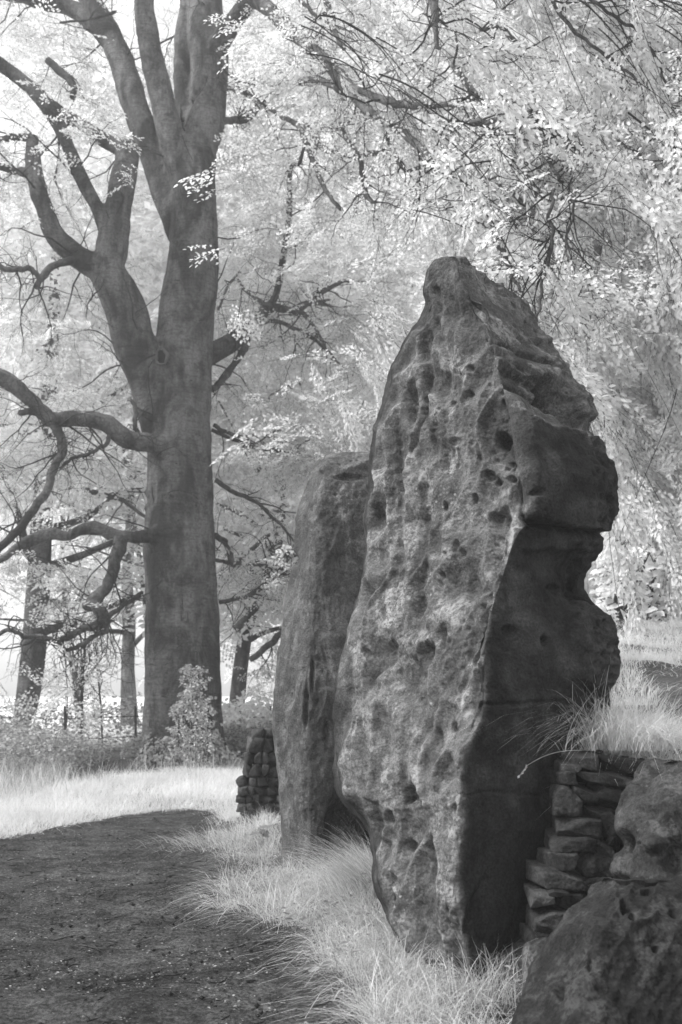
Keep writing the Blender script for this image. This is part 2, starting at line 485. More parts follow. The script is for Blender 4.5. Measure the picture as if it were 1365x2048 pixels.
def edge_ridge(G):
    warp = np.stack([noise3(G * 2.2 + 9), noise3(G * 2.2 + 31), noise3(G * 2.2 + 57)], -1) * 0.16
    F1, F2, ID = worley((G + warp) * np.array([1, 1, 0.42]) * 4.6); return F2 - F1
def big_stone():
    # py, left x, ridge x, right x
    T = [(513, 893, 905, 918), (516, 884, 908, 930), (524, 868, 912, 945), (545, 857, 918, 972), (575, 851, 928, 1012), (605, 855, 945, 1048), (632, 845, 968, 1068),
         (670, 816, 976, 1088), (710, 798, 990, 1110), (750, 783, 1000, 1137), (790, 771, 1008, 1160), (820, 762, 1018, 1169), (848, 754, 1022, 1163), (868, 751, 1024, 1178),
         (900, 747, 1028, 1190), (940, 741, 1035, 1207), (980, 737, 1042, 1218), (1020, 734, 1046, 1222), (1048, 732, 1046, 1214), (1068, 731, 1030, 1210), (1095, 730, 1018, 1203),
         (1130, 727, 1008, 1184), (1165, 723, 996, 1176), (1200, 714, 984, 1190), (1245, 703, 972, 1216), (1285, 696, 962, 1226), (1330, 686, 962, 1222), (1380, 676, 964, 1215),
         (1430, 671, 956, 1215), (1490, 673, 930, 1205), (1550, 679, 914, 1190), (1600, 692, 918, 1180), (1650, 728, 921, 1170), (1700, 748, 914, 1160), (1760, 760, 910, 1150),
         (1820, 780, 913, 1140), (1870, 802, 922, 1125), (1920, 835, 934, 1110), (1980, 860, 940, 1100), (2060, 880, 945, 1090)]
    rows = []
    for (py, l, m, r) in T:
        s = np.clip((py - 513) / 1437.0, 0, 1.1)
        dm = np.interp(py, [513, 700, 1000, 1400, 1900, 2060], [5.95, 5.62, 5.42, 5.30, 5.22, 5.18])
        wl_, wr = (m - l) / F_PX * dm, (r - m) / F_PX * dm
        dl = dm + np.interp(py, [513, 560, 700, 1100, 1500, 1900], [0.12, 0.35, 0.75, 1.05, 1.05, 0.35])
        dr = dm + np.interp(py, [513, 600, 800, 880, 1000, 1150, 1250, 1500, 1900], [0.12, 0.85, 0.85, 0.55, 0.40, 0.55, 0.42, 0.55, 0.6])
        db = max(dl, dr) + np.interp(py, [513, 600, 900, 1500], [0.06, 0.3, 0.55, 0.7])
        lerp = lambda a, b, t: a + (b - a) * t
        ring = [(l, py, dl),
                (lerp(l, m, 0.10) , py, lerp(dl, dm, 0.22)),
                (lerp(l, m, 0.50), py, lerp(dl, dm, 0.60)),
                (lerp(l, m, 0.90), py, lerp(dl, dm, 0.93)),
                (m, py, dm),
                (lerp(m, r, 0.12), py, dm + 0.05 * (dr - dm)),
                (lerp(m, r, 0.55), py, lerp(dm, dr, 0.40)),
                (lerp(m, r, 0.93), py, lerp(dm, dr, 0.80)),
                (r, py, dr + 0.08 * min(1, s * 6)),
                (lerp(m, r, 0.90), py, lerp(dr, db, 0.75)),
                (lerp(l, r, 0.50), py, db),
                (lerp(l, m, 0.08), py, lerp(dl, db, 0.6))]
        rows.append(ring)
    G, u = loft(rows, [16, 78, 78, 22, 22, 56, 56, 16, 18, 18, 18, 18], 760)
    B_ = G.copy()
    for _ in range(70): B_ = (B_ * 2 + np.roll(B_, 1, 1) + np.roll(B_, -1, 1)) / 4
    mk = np.exp(-((u - 4.0) / .55) ** 2)[None, :, None] * (0.55 + 0.45 * np.clip(1.5 * noise3(G * 1.9)[..., None], -1, 1)); G = G * (1 - mk) + B_ * mk
    Nn = grid_normals(G)
    px, py = proj(G)
    U = np.broadcast_to(u[None], px.shape)
    front_l = sstep(0.0, 0.6, U) * (1 - sstep(4.1, 4.9, U)); front_l = np.where(U > 11.3, sstep(11.3, 12, U) * 0.3, front_l)
    front_r = sstep(4.0, 5.0, U) * (1 - sstep(8.2, 9, U)); front = np.clip(front_l + front_r, 0, 1)
    D = np.zeros(px.shape)
    # broad warps
    q = G.copy()
    ridge = np.exp(-(edge_ridge(G) / 0.22) ** 2)
    D += 0.035 * fbm(G * 1.7, 3) * (1 - .5 * front_r) + 0.014 * fbm(G * 5.0 + 3, 3)
    # long upright scallops on the weathered face
    warp = np.stack([noise3(G * 2.2 + 9), noise3(G * 2.2 + 31), noise3(G * 2.2 + 57)], -1) * 0.16
    qs = (G + warp) * np.array([1, 1, 0.42])
    F1, F2, ID = worley(qs * 4.6)
    edge = F2 - F1
    sc = -0.085 * (1 - np.exp(-(edge / 0.45) ** 1.2)) * (0.45 + 0.9 * ID)
    wl2 = np.interp(py, [500, 640, 760, 2000], [0.35, 0.5, 1.0, 1.0])
    D += front_l * wl2 * (sc + 0.012)
    F1, F2, ID = worley((G + warp * 0.5) * np.array([1, 1, 0.6]) * 10.5 + 5)
    hc = sstep(-0.05, 0.25, noise3(G * 2.0 + 80))
    D += front_l * wl2 * (-0.020 * (1 - np.exp(-((F2 - F1) / 0.35))) * (0.3 + ID) * (0.35 + 0.65 * hc))
    F1, F2, ID = worley(G * np.array([1, 1, 0.75]) * 26 + 40)
    D += front_l * -0.016 * (ID > 0.62) * sstep(0.42, 0.12, F1) * hc
    D += front_l * 0.009 * fbm(G * 24, 4) + (1 - front_l) * 0.008 * fbm(G * 14, 4)
    # ridges and hollows read off the stone: (px, py, rx, ry, depth)
    pits = [(995, 876, 13, 19, .10), (1014, 925, 7, 7, .05), (1022, 938, 6, 6, .05), (1008, 935, 5, 5, .04), (1027, 960, 9, 8, .06), (995, 963, 8, 9, .06), (980, 952, 13, 12, .045),
            (939, 736, 8, 8, .045), (913, 731, 4, 4, .03), (920, 747, 4, 4, .03), (973, 770, 8, 7, .04), (934, 786, 7, 7, .035), (1001, 803, 5, 8, .04), (902, 806, 10, 8, .035),
            (914, 884, 15, 9, .03), (892, 1013, 5, 11, .05), (914, 1094, 8, 15, .06), (929, 1106, 4, 9, .03), (894, 1108, 4, 4, .04), (887, 1150, 5, 8, .04), (1063, 992, 13, 7, .05),
            (953, 999, 6, 12, .05), (992, 1035, 10, 10, .03), (895, 918, 26, 42, .05), (753, 1050, 15, 40, .06), (758, 1118, 22, 30, .05), (964, 1212, 5, 8, .05), (883, 1270, 5, 36, .035),
            (780, 1303, 18, 28, .05), (732, 1307, 7, 12, .05), (849, 1307, 14, 30, .05), (841, 1206, 16, 28, .05), (765, 1475, 26, 66, .09), (906, 1452, 7, 12, .07), (776, 1637, 8, 15, .06),
            (804, 1606, 4, 12, .05), (910, 1616, 6, 12, .06), (804, 1692, 13, 13, .05), (815, 1592, 16, 26, .05), (745, 1560, 16, 50, .06), (775, 1790, 18, 46, .07), (850, 1700, 14, 40, .045),
            (940, 1300, 10, 40, .03), (1022, 1262, 18, 12, .05), (1088, 1282, 9, 14, .05), (1110, 1175, 22, 9, .05), (1150, 1240, 12, 10, .05), (1165, 1225, 7, 6, .05), (838, 640, 5, 8, .03),
            (845, 690, 10, 40, .05), (820, 800, 9, 60, .045), (788, 900, 8, 70, .04), (850, 1000, 12, 60, .04), (940, 1180, 16, 34, .04), (800, 1000, 10, 50, .04), (868, 870, 10, 40, .035),
            (871, 585, 9, 16, .03), (735, 1190, 8, 30, .05), (700, 1400, 10, 40, .04), (862, 1480, 14, 44, .04), (878, 1560, 10, 40, .035), (745, 1370, 12, 34, .04)]
    for (x, y, rx, ry, dp) in pits:
        r = np.sqrt(((px - x) / rx) ** 2 + ((py - y) / ry) ** 2)
        D -= front * dp * (1 - sstep(0.35, 1.15, r)) - front * 0.05 * dp * np.exp(-((r - 1.25) / 0.2) ** 2)
    # coarse relief of the dark side: sloping top, undercut ledge, proud block, bedding crack, recess, foot bulge
    ctl = [(930, 560, 0), (1000, 600, .01), (960, 660, -.02), (1060, 660, .02), (1040, 720, .0), (1100, 745, .02), (1080, 790, -.05), (1120, 775, -.16), (1110, 805, -.16), (1145, 800, -.02), (1150, 835, -.02),
           (1128, 832, -.10), (1030, 770, -.07), (1020, 800, .03), (1060, 822, -.01), (1100, 850, .0), (1060, 862, .09), (1110, 880, .09), (1150, 880, .04), (1060, 930, .07), (1110, 950, .11), (1170, 960, .10), (1210, 960, .05),
           (1060, 1015, .03), (1110, 1030, .07), (1170, 1040, .08), (1060, 1072, -.05), (1120, 1080, -.05), (1190, 1085, -.02), (1050, 1130, -.03), (1110, 1120, -.08), (1160, 1120, -.07),
           (1150, 1180, -.10), (1060, 1200, .0), (1120, 1210, -.02), (1190, 1230, -.01), (1080, 1300, .02), (1150, 1290, -.02), (1195, 1300, .05), (1050, 1390, .03), (1130, 1380, -.03), (1180, 1400, .0),
           (1000, 1300, .0), (1040, 1450, .0), (1040, 1590, -.01), (1000, 1700, .0), (970, 1850, .03), (1060, 1750, -.04), (1060, 1900, -.02), (985, 1960, .05)]
    fr = front_r * (1 - 0.55 * sstep(7.1, 8.0, U))
    D += 0.25 * front_r * idw(px, py, ctl, 3.4, 9.0)
    def region(poly, soft):
        pp = np.array(poly, float); d = polydist(px + 3 * noise3(G * 12), py + 3 * noise3(G * 12 + 9), list(poly) + [poly[0]])
        ins = in_poly(px, py, pp); return sstep(-soft, soft, np.where(ins, d, -d))
    def across(x0, y0, x1, y1):
        return np.clip(((px - x0) * (x1 - x0) + (py - y0) * (y1 - y0)) / ((x1 - x0) ** 2 + (y1 - y0) ** 2), 0, 1)
    slab = region([(905, 500), (960, 525), (1060, 595), (1140, 725), (1200, 780), (1200, 858), (1160, 858), (1146, 826), (1126, 800), (1096, 782), (1070, 760), (1030, 745), (985, 712), (962, 686), (968, 645), (940, 600)], 4)
    D += fr * slab * (-0.02 + (0.05 + 0.08 * sstep(1040, 1110, px)) * across(1062, 640, 1020, 745))
    D -= fr * 0.17 * region([(1078, 760), (1100, 780), (1126, 806), (1146, 832), (1150, 856), (1120, 836), (1085, 806)], 6)
    D -= fr * 0.012 * region([(975, 700), (1030, 748), (1062, 764), (1085, 785), (1050, 775), (1005, 752)], 6)
    D += fr * region([(1004, 764), (1040, 774), (1085, 802), (1125, 832), (1165, 860), (1195, 885), (1130, 874), (1080, 864), (1045, 849), (1018, 812)], 4) * (-0.05 * sstep(1030, 1080, px) + 0.11 * across(1080, 795, 1058, 855))
    ledge_l = front_r * region([(1010, 772), (1040, 780), (1085, 806), (1125, 836), (1165, 862), (1190, 885), (1130, 876), (1080, 866), (1045, 851), (1020, 815)], 5)  # up-facing ledge: light painted into its colour along with lichen
    D -= fr * 0.07 * region([(1090, 768), (1120, 778), (1150, 800), (1140, 826), (1110, 808)], 7)
    blk = region([(1018, 812), (1045, 849), (1080, 864), (1130, 874), (1200, 888), (1260, 950), (1260, 1064), (1212, 1067), (1165, 1060), (1120, 1050), (1068, 1046), (1045, 1030), (1028, 960)], 5)
    D += fr * blk * (0.085 - 0.04 * across(1100, 960, 1100, 1050))
    D -= fr * 0.02 * region([(1050, 1056), (1215, 1072), (1205, 1100), (1060, 1092)], 6)
    D -= fr * 0.05 * region([(1050, 1108), (1100, 1098), (1190, 1112), (1185, 1170), (1160, 1205), (1140, 1190), (1130, 1150), (1070, 1135)], 12)
    D += fr * 0.05 * region([(1130, 1225), (1190, 1222), (1260, 1260), (1250, 1400), (1200, 1420), (1160, 1350)], 10)
    grooves = [([(1046, 1032), (1068, 1048), (1100, 1052), (1140, 1060), (1175, 1064), (1214, 1069)], 6, .10), ([(962, 1410), (1000, 1410), (1050, 1406), (1095, 1402), (1140, 1402)], 2.6, .03),
               ([(1050, 658), (1072, 680), (1095, 705), (1118, 733)], 4, .05), ([(1036, 675), (1056, 690)], 4, .03), ([(972, 678), (1010, 692), (1045, 712), (1080, 735), (1115, 752)], 3.0, .045),
               ([(985, 700), (1020, 722), (1050, 745), (1075, 765)], 4, .03), ([(1005, 740), (1040, 752), (1060, 762), (1085, 780)], 4, .03), ([(1010, 766), (1050, 782), (1080, 800), (1110, 822), (1150, 850)], 3.5, .04),
               ([(900, 1590), (1000, 1585), (1080, 1592)], 3, .012), ([(855, 660), (850, 740), (842, 820), (818, 900)], 5, .05), ([(790, 960), (800, 1080), (790, 1200)], 5, .03), ([(965, 1240), (958, 1300), (952, 1380)], 3, .02),
               ([(870, 640), (895, 720), (880, 780)], 6, .03), ([(1165, 890), (1195, 960), (1205, 1010)], 8, .03), ([(930, 1880), (945, 1800), (975, 1760)], 6, .03)]
    for (ln, w, dp) in grooves:
        d = polydist(px + 5 * noise3(G * 14), py + 5 * noise3(G * 14 + 7), ln); D -= front * dp * np.exp(-(d / w) ** 2)
    # rough weathered rim on the right edge and the sloping top grain
    rim = sstep(5.9, 7.2, U) * (1 - sstep(8.3, 9, U))
    F1, F2, ID = worley(G * 17 + 3)
    D += rim * (-0.045 * (1 - sstep(0.0, 0.5, F1)) + 0.035 * noise3(G * 6) + 0.02 * noise3(G * 13) - 0.03 * (1 - np.exp(-((F2 - F1) / .3))))
    D += np.exp(-((U - 4.0) / .6) ** 2) * (0.03 * noise3(G * 4.5 + 60) + 0.02 * noise3(G * 11 + 5))
    topm = front_r * (1 - sstep(760, 860, py - (px - 1050) * 0.55))
    a = math.radians(32)
    gl = (px * math.sin(-a) + py * math.cos(a)) * 0.01
    D += topm * 0.010 * fbm(np.stack([gl * 9, (px * math.cos(a) + py * math.sin(a)) * 0.012, gl * 0], -1), 4)
    D = smooth_grid(D, 1)
    fade = sstep(0, 26, np.arange(G.shape[0]))[:, None, None]
    G2 = G + Nn * D[..., None] * (0.15 + 0.85 * fade)
    lich_shade = np.clip(front_l * (0.60 + 0.60 * ridge + 0.25 * noise3(G * 3.1)) * np.interp(py, [500, 620, 760], [.45, .5, 1]) + topm * 0.85 + 0.95 * ledge_l + 0.05 + 0.25 * front_r * sstep(0.0, 0.4, fbm(G * 2.2, 3)), 0, 1.1)  # lichen cover, plus painted right-face shade and lit top slope and ledge
    o = shell(G2, 'standing_stone', M['rock_big'], lich_shade)
    tag(o, 'tallest standing stone, pale pitted and scalloped left face and dark right face with undercut block', 'standing stone')
    return o
big_stone()

def back_stone():
    T = [(904, 700, 735, 790), (908, 672, 700, 840), (914, 650, 676, 870), (922, 640, 664, 885), (945, 626, 652, 890), (980, 614, 648, 890), (1020, 600, 640, 895), (1070, 594, 636, 900), (1130, 585, 632, 905), (1200, 572, 628, 900),
         (1280, 561, 622, 895), (1350, 552, 618, 890), (1420, 549, 614, 880), (1500, 551, 612, 870), (1580, 557, 616, 855), (1650, 562, 622, 830), (1730, 566, 640, 800), (1820, 570, 650, 790)]
    rows = []
    L = lambda a, b, t: a + (b - a) * t
    for (py, l, m, r) in T:
        dm = np.interp(py, [904, 922, 1000, 1400, 1800], [8.85, 8.5, 8.35, 8.10, 8.05])
        e = np.interp(py, [904, 925, 1200], [0.35, 0.75, 1.0])
        dl, dr = dm + 0.55 * e, dm + 0.75 * e; db = dm + 1.5 * e
        rows.append([(l, py, dl), (L(l, m, .3), py, L(dl, dm, .5)), (m, py, dm), (L(m, r, .35), py, L(dm, dr, .15)), (L(m, r, .8), py, L(dm, dr, .6)), (r, py, dr + .1), (L(l, r, .8), py, db), (L(l, r, .2), py, db - .2)])
    G, u = loft(rows, [14, 50, 70, 70, 30, 14, 14, 14], 420)
    Nn = grid_normals(G); px, py = proj(G); U = np.broadcast_to(u[None], px.shape)
    fl = 1 - sstep(1.8, 2.4, U); fr = sstep(1.9, 2.5, U) * (1 - sstep(4.5, 5.2, U))
    D = 0.025 * fbm(G * 1.5 + 4, 3) + 0.012 * fbm(G * 5, 3) + 0.008 * fbm(G * 20, 3)
    F1, F2, ID = worley((G + 0.1 * np.stack([noise3(G * 3), noise3(G * 3 + 5), noise3(G * 3 + 9)], -1)) * np.array([1, 1, .4]) * 5.5)
    D += fr * -0.05 * (1 - np.exp(-(F2 - F1) / 0.4)) * ID
    F1, F2, ID = worley(G * 19)
    D += fr * -0.022 * (ID > .5) * sstep(.5, .15, F1) * sstep(-.1, .3, noise3(G * 1.8 + 8))
    D -= fl * 0.02 * np.abs(fbm(G * np.array([9, 9, 0.8]), 3))
    for (x, y, rx, ry, dp) in [(588, 1120, 9, 18, .06), (612, 1410, 6, 60, .05), (640, 945, 9, 5, .04), (700, 955, 40, 7, .05), (655, 1470, 8, 30, .05), (625, 1350, 6, 40, .04), (580, 1390, 10, 40, .03)]:
        r = np.sqrt(((px - x) / rx) ** 2 + ((py - y) / ry) ** 2); D -= dp * (1 - sstep(.3, 1.1, r))
    # overhanging foot on the right
    D -= 0.30 * fr * sstep(1560, 1660, py + 0.6 * (px - 690)) * sstep(640, 680, px + (py - 1600) * -0.1)
    D += 0.03 * np.exp(-(polydist(px, py, [(690, 940), (720, 930), (750, 925)]) / 8) ** 2)
    D = smooth_grid(D, 1)
    fade = sstep(0, 14, np.arange(G.shape[0]))[:, None, None]
    lich_shade = np.clip(0.52 * fl + fr * (0.45 + 0.8 * sstep(-.2, .4, noise3(G * np.array([2.4, 2.4, 1.1]) + 3))) + .1, 0, 1)
    o = shell(G + Nn * D[..., None] * (.2 + .8 * fade), 'standing_stone', M['rock_back'], lich_shade)
    tag(o, 'shorter flat-topped standing stone with mottled lichen, behind and left of the tall one', 'standing stone')
back_stone()

def boulder(T, dms, dws, nm, label, m, seg, nv, seed, extra=None, amp=1.0):
    rows = []; L = lambda a, b, t: a + (b - a) * t
    for i, (py, l, mm, r) in enumerate(T):
        e = np.interp(i, [0, 2, 4], [.25, .75, 1.0])
        dm = np.interp(py, *dms)
        dl, dr, db = dm + dws[0] * e, dm + dws[1] * e, dm + dws[2] * e
        rows.append([(l, py, dl), (L(l, mm, .35), py, L(dl, dm, .6)), (mm, py, dm), (L(mm, r, .5), py, L(dm, dr, .3)), (r, py, dr), (L(l, r, .85), py, db), (L(l, r, .15), py, db)])
    G, u = loft(rows, seg, nv); Nn = grid_normals(G); px, py = proj(G)
    D = amp * (0.05 * fbm(G * 2.0 + seed, 3) + 0.02 * fbm(G * 6 + seed, 3) + 0.006 * fbm(G * 24, 4))
    if extra is not None: D = D + extra(px, py, G)
    fade = sstep(0, 10, np.arange(G.shape[0]))[:, None, None]
    o = shell(G + Nn * D[..., None] * (.3 + .7 * fade), nm, m); tag(o, label, 'boulder')
    return o

def ex_right(px, py, G):
    D = np.zeros(px.shape)
    for (x, y, rx, ry, dp) in [(1250, 1690, 26, 30, .10), (1300, 1625, 28, 16, .05), (1345, 1720, 24, 40, .06), (1290, 1560, 30, 12, .04), (1235, 1760, 30, 14, .08), (1310, 1690, 22, 22, -.05), (1292, 1690, 7, 4, .03)]:
        r = np.sqrt(((px - x) / rx) ** 2 + ((py - y) / ry) ** 2); D -= dp * (1 - sstep(.2, 1.2, r))
    return D
boulder([(1522, 1330, 1400, 1480), (1526, 1300, 1400, 1540), (1536, 1283, 1390, 1580), (1556, 1265, 1370, 1620), (1590, 1246, 1350, 1650), (1640, 1234, 1335, 1670), (1700, 1228, 1330, 1680), (1760, 1215, 1330, 1690), (1840, 1180, 1330, 1700), (1960, 1150, 1330, 1710), (2100, 1140, 1330, 1710)],
        ([1522, 1600, 1900], [5.15, 4.85, 4.7]), (0.35, 0.5, 0.95), 'boulder', 'dark rounded boulder leaning against the near drystone wall', M['rock_dark'], [12, 60, 60, 30, 12, 12, 12], 240, 3.0, ex_right)

def ex_front(px, py, G):
    D = np.zeros(px.shape)
    for (x, y, rx, ry, dp) in [(1250, 1808, 11, 26, .09), (1266, 1838, 12, 14, .07), (1298, 1775, 14, 9, .05), (1313, 1900, 8, 9, .05), (1115, 1975, 9, 24, .06), (1178, 1925, 7, 20, .02), (1350, 1830, 14, 20, .05), (1305, 1758, 16, 7, .04)]:
        r = np.sqrt(((px - x) / rx) ** 2 + ((py - y) / ry) ** 2); D -= dp * (1 - sstep(.3, 1.1, r))
    D += 0.02 * np.exp(-(polydist(px, py, [(1270, 1852), (1290, 1850), (1310, 1835)]) / 5) ** 2)
    D += 0.02 * np.exp(-(polydist(px, py, [(1234, 1800), (1250, 1830), (1262, 1850)]) / 5) ** 2)
    F1, F2, ID = worley(G * np.array([11, 11, 5])); D -= 0.012 * (ID > .6) * sstep(.5, .1, F1)
    D -= 0.02 * np.abs(noise3(np.stack([(px * .86 + py * .5) * .02, G[..., 2] * 0, G[..., 2] * .5], -1)))
    return D
boulder([(1757, 1205, 1235, 1330), (1761, 1196, 1240, 1400), (1770, 1184, 1245, 1470), (1790, 1165, 1240, 1530), (1820, 1143, 1235, 1570), (1860, 1122, 1225, 1600), (1900, 1097, 1215, 1620), (1940, 1070, 1205, 1640), (1985, 1050, 1195, 1650), (2050, 1038, 1190, 1660), (2150, 1030, 1190, 1670), (2300, 1020, 1190, 1680)],
        ([1757, 1850, 2050, 2300], [4.35, 4.0, 3.75, 3.65]), (0.35, 0.5, 1.0), 'boulder', 'speckled grey boulder with two hollows in its rim, nearest in the bottom right corner', M['rock_dark'], [14, 90, 90, 50, 12, 12, 12], 300, 9.0, ex_front)
boulder([(1876, 1075, 1120, 1150), (1882, 1058, 1110, 1160), (1892, 1048, 1100, 1165), (1920, 1044, 1092, 1165), (1960, 1042, 1090, 1165), (2020, 1038, 1088, 1165), (2120, 1036, 1088, 1165)],
        ([1876, 2000], [4.85, 4.7]), (0.12, 0.2, 0.4), 'boulder', 'small dark boulder wedged under the lowest wall stones beside the tall stone', M['rock_dark'], [8, 20, 20, 12, 8, 8, 8], 70, 15.0, None, .5)

# ------------------------------------------------------------------ drystone walls, every stone a part
def stone_mesh(name, hw, hd, hh, seed, m, k=6, sq=4.5, rough=1.0):
    """a rough block: half sizes hw (x), hd (y), hh (z)"""
    g = np.linspace(-1, 1, k + 1); V = []; Q = []; n0 = 0
    for ax in range(3):
        for s_ in (-1, 1):
            A, B = np.meshgrid(g, g, indexing='ij'); C = np.full(A.shape, float(s_))
            c = [None] * 3; c[ax] = C; c[(ax + 1) % 3] = A; c[(ax + 2) % 3] = B
            V.append(np.stack(c, -1).reshape(-1, 3)); idx = np.arange((k + 1) ** 2).reshape(k + 1, k + 1) + n0
            q = np.stack([idx[:-1, :-1], idx[1:, :-1], idx[1:, 1:], idx[:-1, 1:]], -1).reshape(-1, 4)
            Q.append(q if s_ > 0 else q[:, ::-1]); n0 += (k + 1) ** 2
    V = np.concatenate(V); V = V / (np.sum(np.abs(V) ** sq, 1) ** (1 / sq))[:, None]
    H = np.array([hw, hd, hh]); p = V * H
    off = noise3(p * (2.0 / max(H)) + seed * 3.1) * .17 * min(H) + noise3(p * (7 / max(H)) + seed) * .13 * min(H) + noise3(p * (16 / max(H)) + seed) * .06 * min(H)
    p = p + V / np.linalg.norm(V, axis=1)[:, None] * off[:, None] * rough
    # split faces and chipped corners
    r = np.random.default_rng(int(seed * 10) % 9999)
    for _ in range(5):
        nrm = r.normal(size=3) / H; nrm[1] = -abs(nrm[1]) * r.uniform(.3, 1.5); nrm /= np.linalg.norm(nrm)
        dd = p @ nrm; lim = np.quantile(dd, r.uniform(.86, .965)); p = p - nrm[None] * np.maximum(dd - lim, 0)[:, None] * .92
    b = MB(); b.add(p, np.concatenate(Q)); return b.mesh(name, m, smooth=True)

def weld(me):
    import bmesh
    bm = bmesh.new(); bm.from_mesh(me); bmesh.ops.remove_doubles(bm, verts=bm.verts, dist=1e-5); bm.to_mesh(me); bm.free()

WX = lambda X: 865 + X / 2.73
WY = lambda Y: 1450 + Y / 2.73
def near_wall():
    S = [(885, 172, 1170, 262, 6), (715, 150, 885, 238, 3), (680, 197, 785, 252, 0), (665, 250, 762, 322, 2), (758, 246, 1080, 325, 7), (656, 328, 800, 486, 4), (705, 326, 862, 412, 14), (848, 338, 1030, 448, 12),
         (795, 430, 912, 506, 9), (888, 455, 1010, 590, -6), (676, 482, 900, 598, 2), (636, 592, 862, 684, 0), (848, 622, 978, 712, 16), (612, 686, 757, 776, 0), (750, 676, 960, 820, 8),
         (540, 768, 802, 866, 2), (515, 888, 652, 984, -2), (632, 892, 830, 1004, 3), (543, 994, 770, 1116, 0), (508, 1116, 650, 1190, 3), (908, 596, 990, 662, -10), (600, 858, 705, 900, 4), (800, 838, 885, 900, 10),
         (960, 290, 1110, 372, 14), (640, 1190, 800, 1290, 0), (800, 800, 960, 900, 4), (1000, 380, 1150, 470, 5), (1060, 262, 1230, 330, 12)]
    root = empty('drystone_wall', P(WX(760), WY(1190), 5.45), 'low drystone wall of flat gritstone courses between the tall stone and the dark boulder', 'stone wall')
    R = Vector(root.location)
    for i, (x0, y0, x1, y1, rot) in enumerate(S):
        cx, cy = WX((x0 + x1) / 2), WY((y0 + y1) / 2)
        d = 5.36 + 0.0006 * (cx - 1100) - 0.00055 * (cy - 1500) + rng.uniform(-.012, .02)
        c = P(cx, cy, d + .13); hw = (x1 - x0) / 2.73 / F_PX * d * .52; hh = (y1 - y0) / 2.73 / F_PX * d * .505
        me = stone_mesh('stone', hw, .15, hh, i + 1.0, M['stone'], 14, 12.0 if i % 3 else 18.0, 1.0); weld(me)
        o = bpy.data.objects.new('stone', me); COL.objects.link(o); o.parent = root
        o.location = Vector([float(t) for t in c]) - R; o.rotation_euler = (random.uniform(-.06, .06), math.radians(rot), random.uniform(-.12, .12))
    # packed core of small rubble behind the face
    b = MB(); V = []
    g = MB()
    xs = np.linspace(-1, 1, 9)
    cA = [P(1150, 1535, 5.75), P(1420, 1535, 5.9), P(1420, 1990, 5.4), P(1070, 1990, 5.4)]
    nx, ny = 40, 60
    s_, t_ = np.meshgrid(np.linspace(0, 1, nx), np.linspace(0, 1, ny))
    A = (cA[0] * ((1 - s_) * (1 - t_))[..., None] + cA[1] * (s_ * (1 - t_))[..., None] + cA[2] * (s_ * t_)[..., None] + cA[3] * ((1 - s_) * t_)[..., None])
    A[..., 1] += 0.06 * noise3(A * 9) - 0.05 * (worley(A * 9)[0])
    Bk = A.copy(); Bk[..., 1] += .25
    idx = np.arange(nx * ny).reshape(ny, nx)
    q = np.stack([idx[:-1, :-1], idx[:-1, 1:], idx[1:, 1:], idx[1:, :-1]], -1).reshape(-1, 4)
    g.add(A, q); g.add(Bk, q[:, ::-1]); o = g.build('rubble_core', M['stone'], root); tag(o, kind='stuff')
near_wall()

def far_wall():
    root = empty('drystone_wall', P(525, 1672, 10.9), 'end of a drystone wall of small rounded stones left of the lichened stone', 'stone wall')
    R = Vector(root.location)
    rows = [(1458, 1476, 504), (1477, 1503, 500), (1504, 1528, 498), (1529, 1552, 492), (1553, 1571, 484), (1572, 1588, 480), (1589, 1604, 478), (1605, 1620, 481), (1621, 1636, 484), (1637, 1652, 488), (1653, 1668, 494), (1669, 1686, 500), (1687, 1704, 505)]
    k = 0
    for ri, (y0, y1, xl) in enumerate(rows):
        x = xl - random.uniform(0, 5)
        while x < 610:
            w = random.uniform(12, 25) if ri > 1 else random.uniform(16, 28)
            cy = (y0 + y1) / 2 + random.uniform(-1.5, 1.5) + (x - 500) * .04
            d = 10.75 + 0.0018 * (x - 480) - .0012 * (cy - 1480) + random.uniform(-.03, .03)
            hw = w / F_PX * d * .55; hh = (y1 - y0) / F_PX * d * random.uniform(.50, .60)
            me = stone_mesh('stone', hw, .16, hh, k + 50.0, M['stone_far'], 6, 14.0, 1.0); weld(me)
            o = bpy.data.objects.new('stone', me); COL.objects.link(o); o.parent = root
            o.location = Vector([float(t) for t in P(x + w / 2, cy, d + .12)]) - R
            o.rotation_euler = (0, random.uniform(-.2, .2), random.uniform(-.2, .2))
            x += w; k += 1
    g = MB(); Z = 4
    a = [P(510, 1475, 11.1), P(620, 1475, 11.25), P(620, 1720, 10.95), P(505, 1720, 10.95)]
    b2 = [v + np.array([0, .8, 0]) for v in a]
    g.add(np.array(a + b2), np.array([[0, 1, 2, 3], [4, 7, 6, 5], [0, 4, 5, 1], [0, 3, 7, 4], [1, 5, 6, 2]])); o = g.build('rubble_core', M['stone'], root); tag(o, kind='stuff')
far_wall()

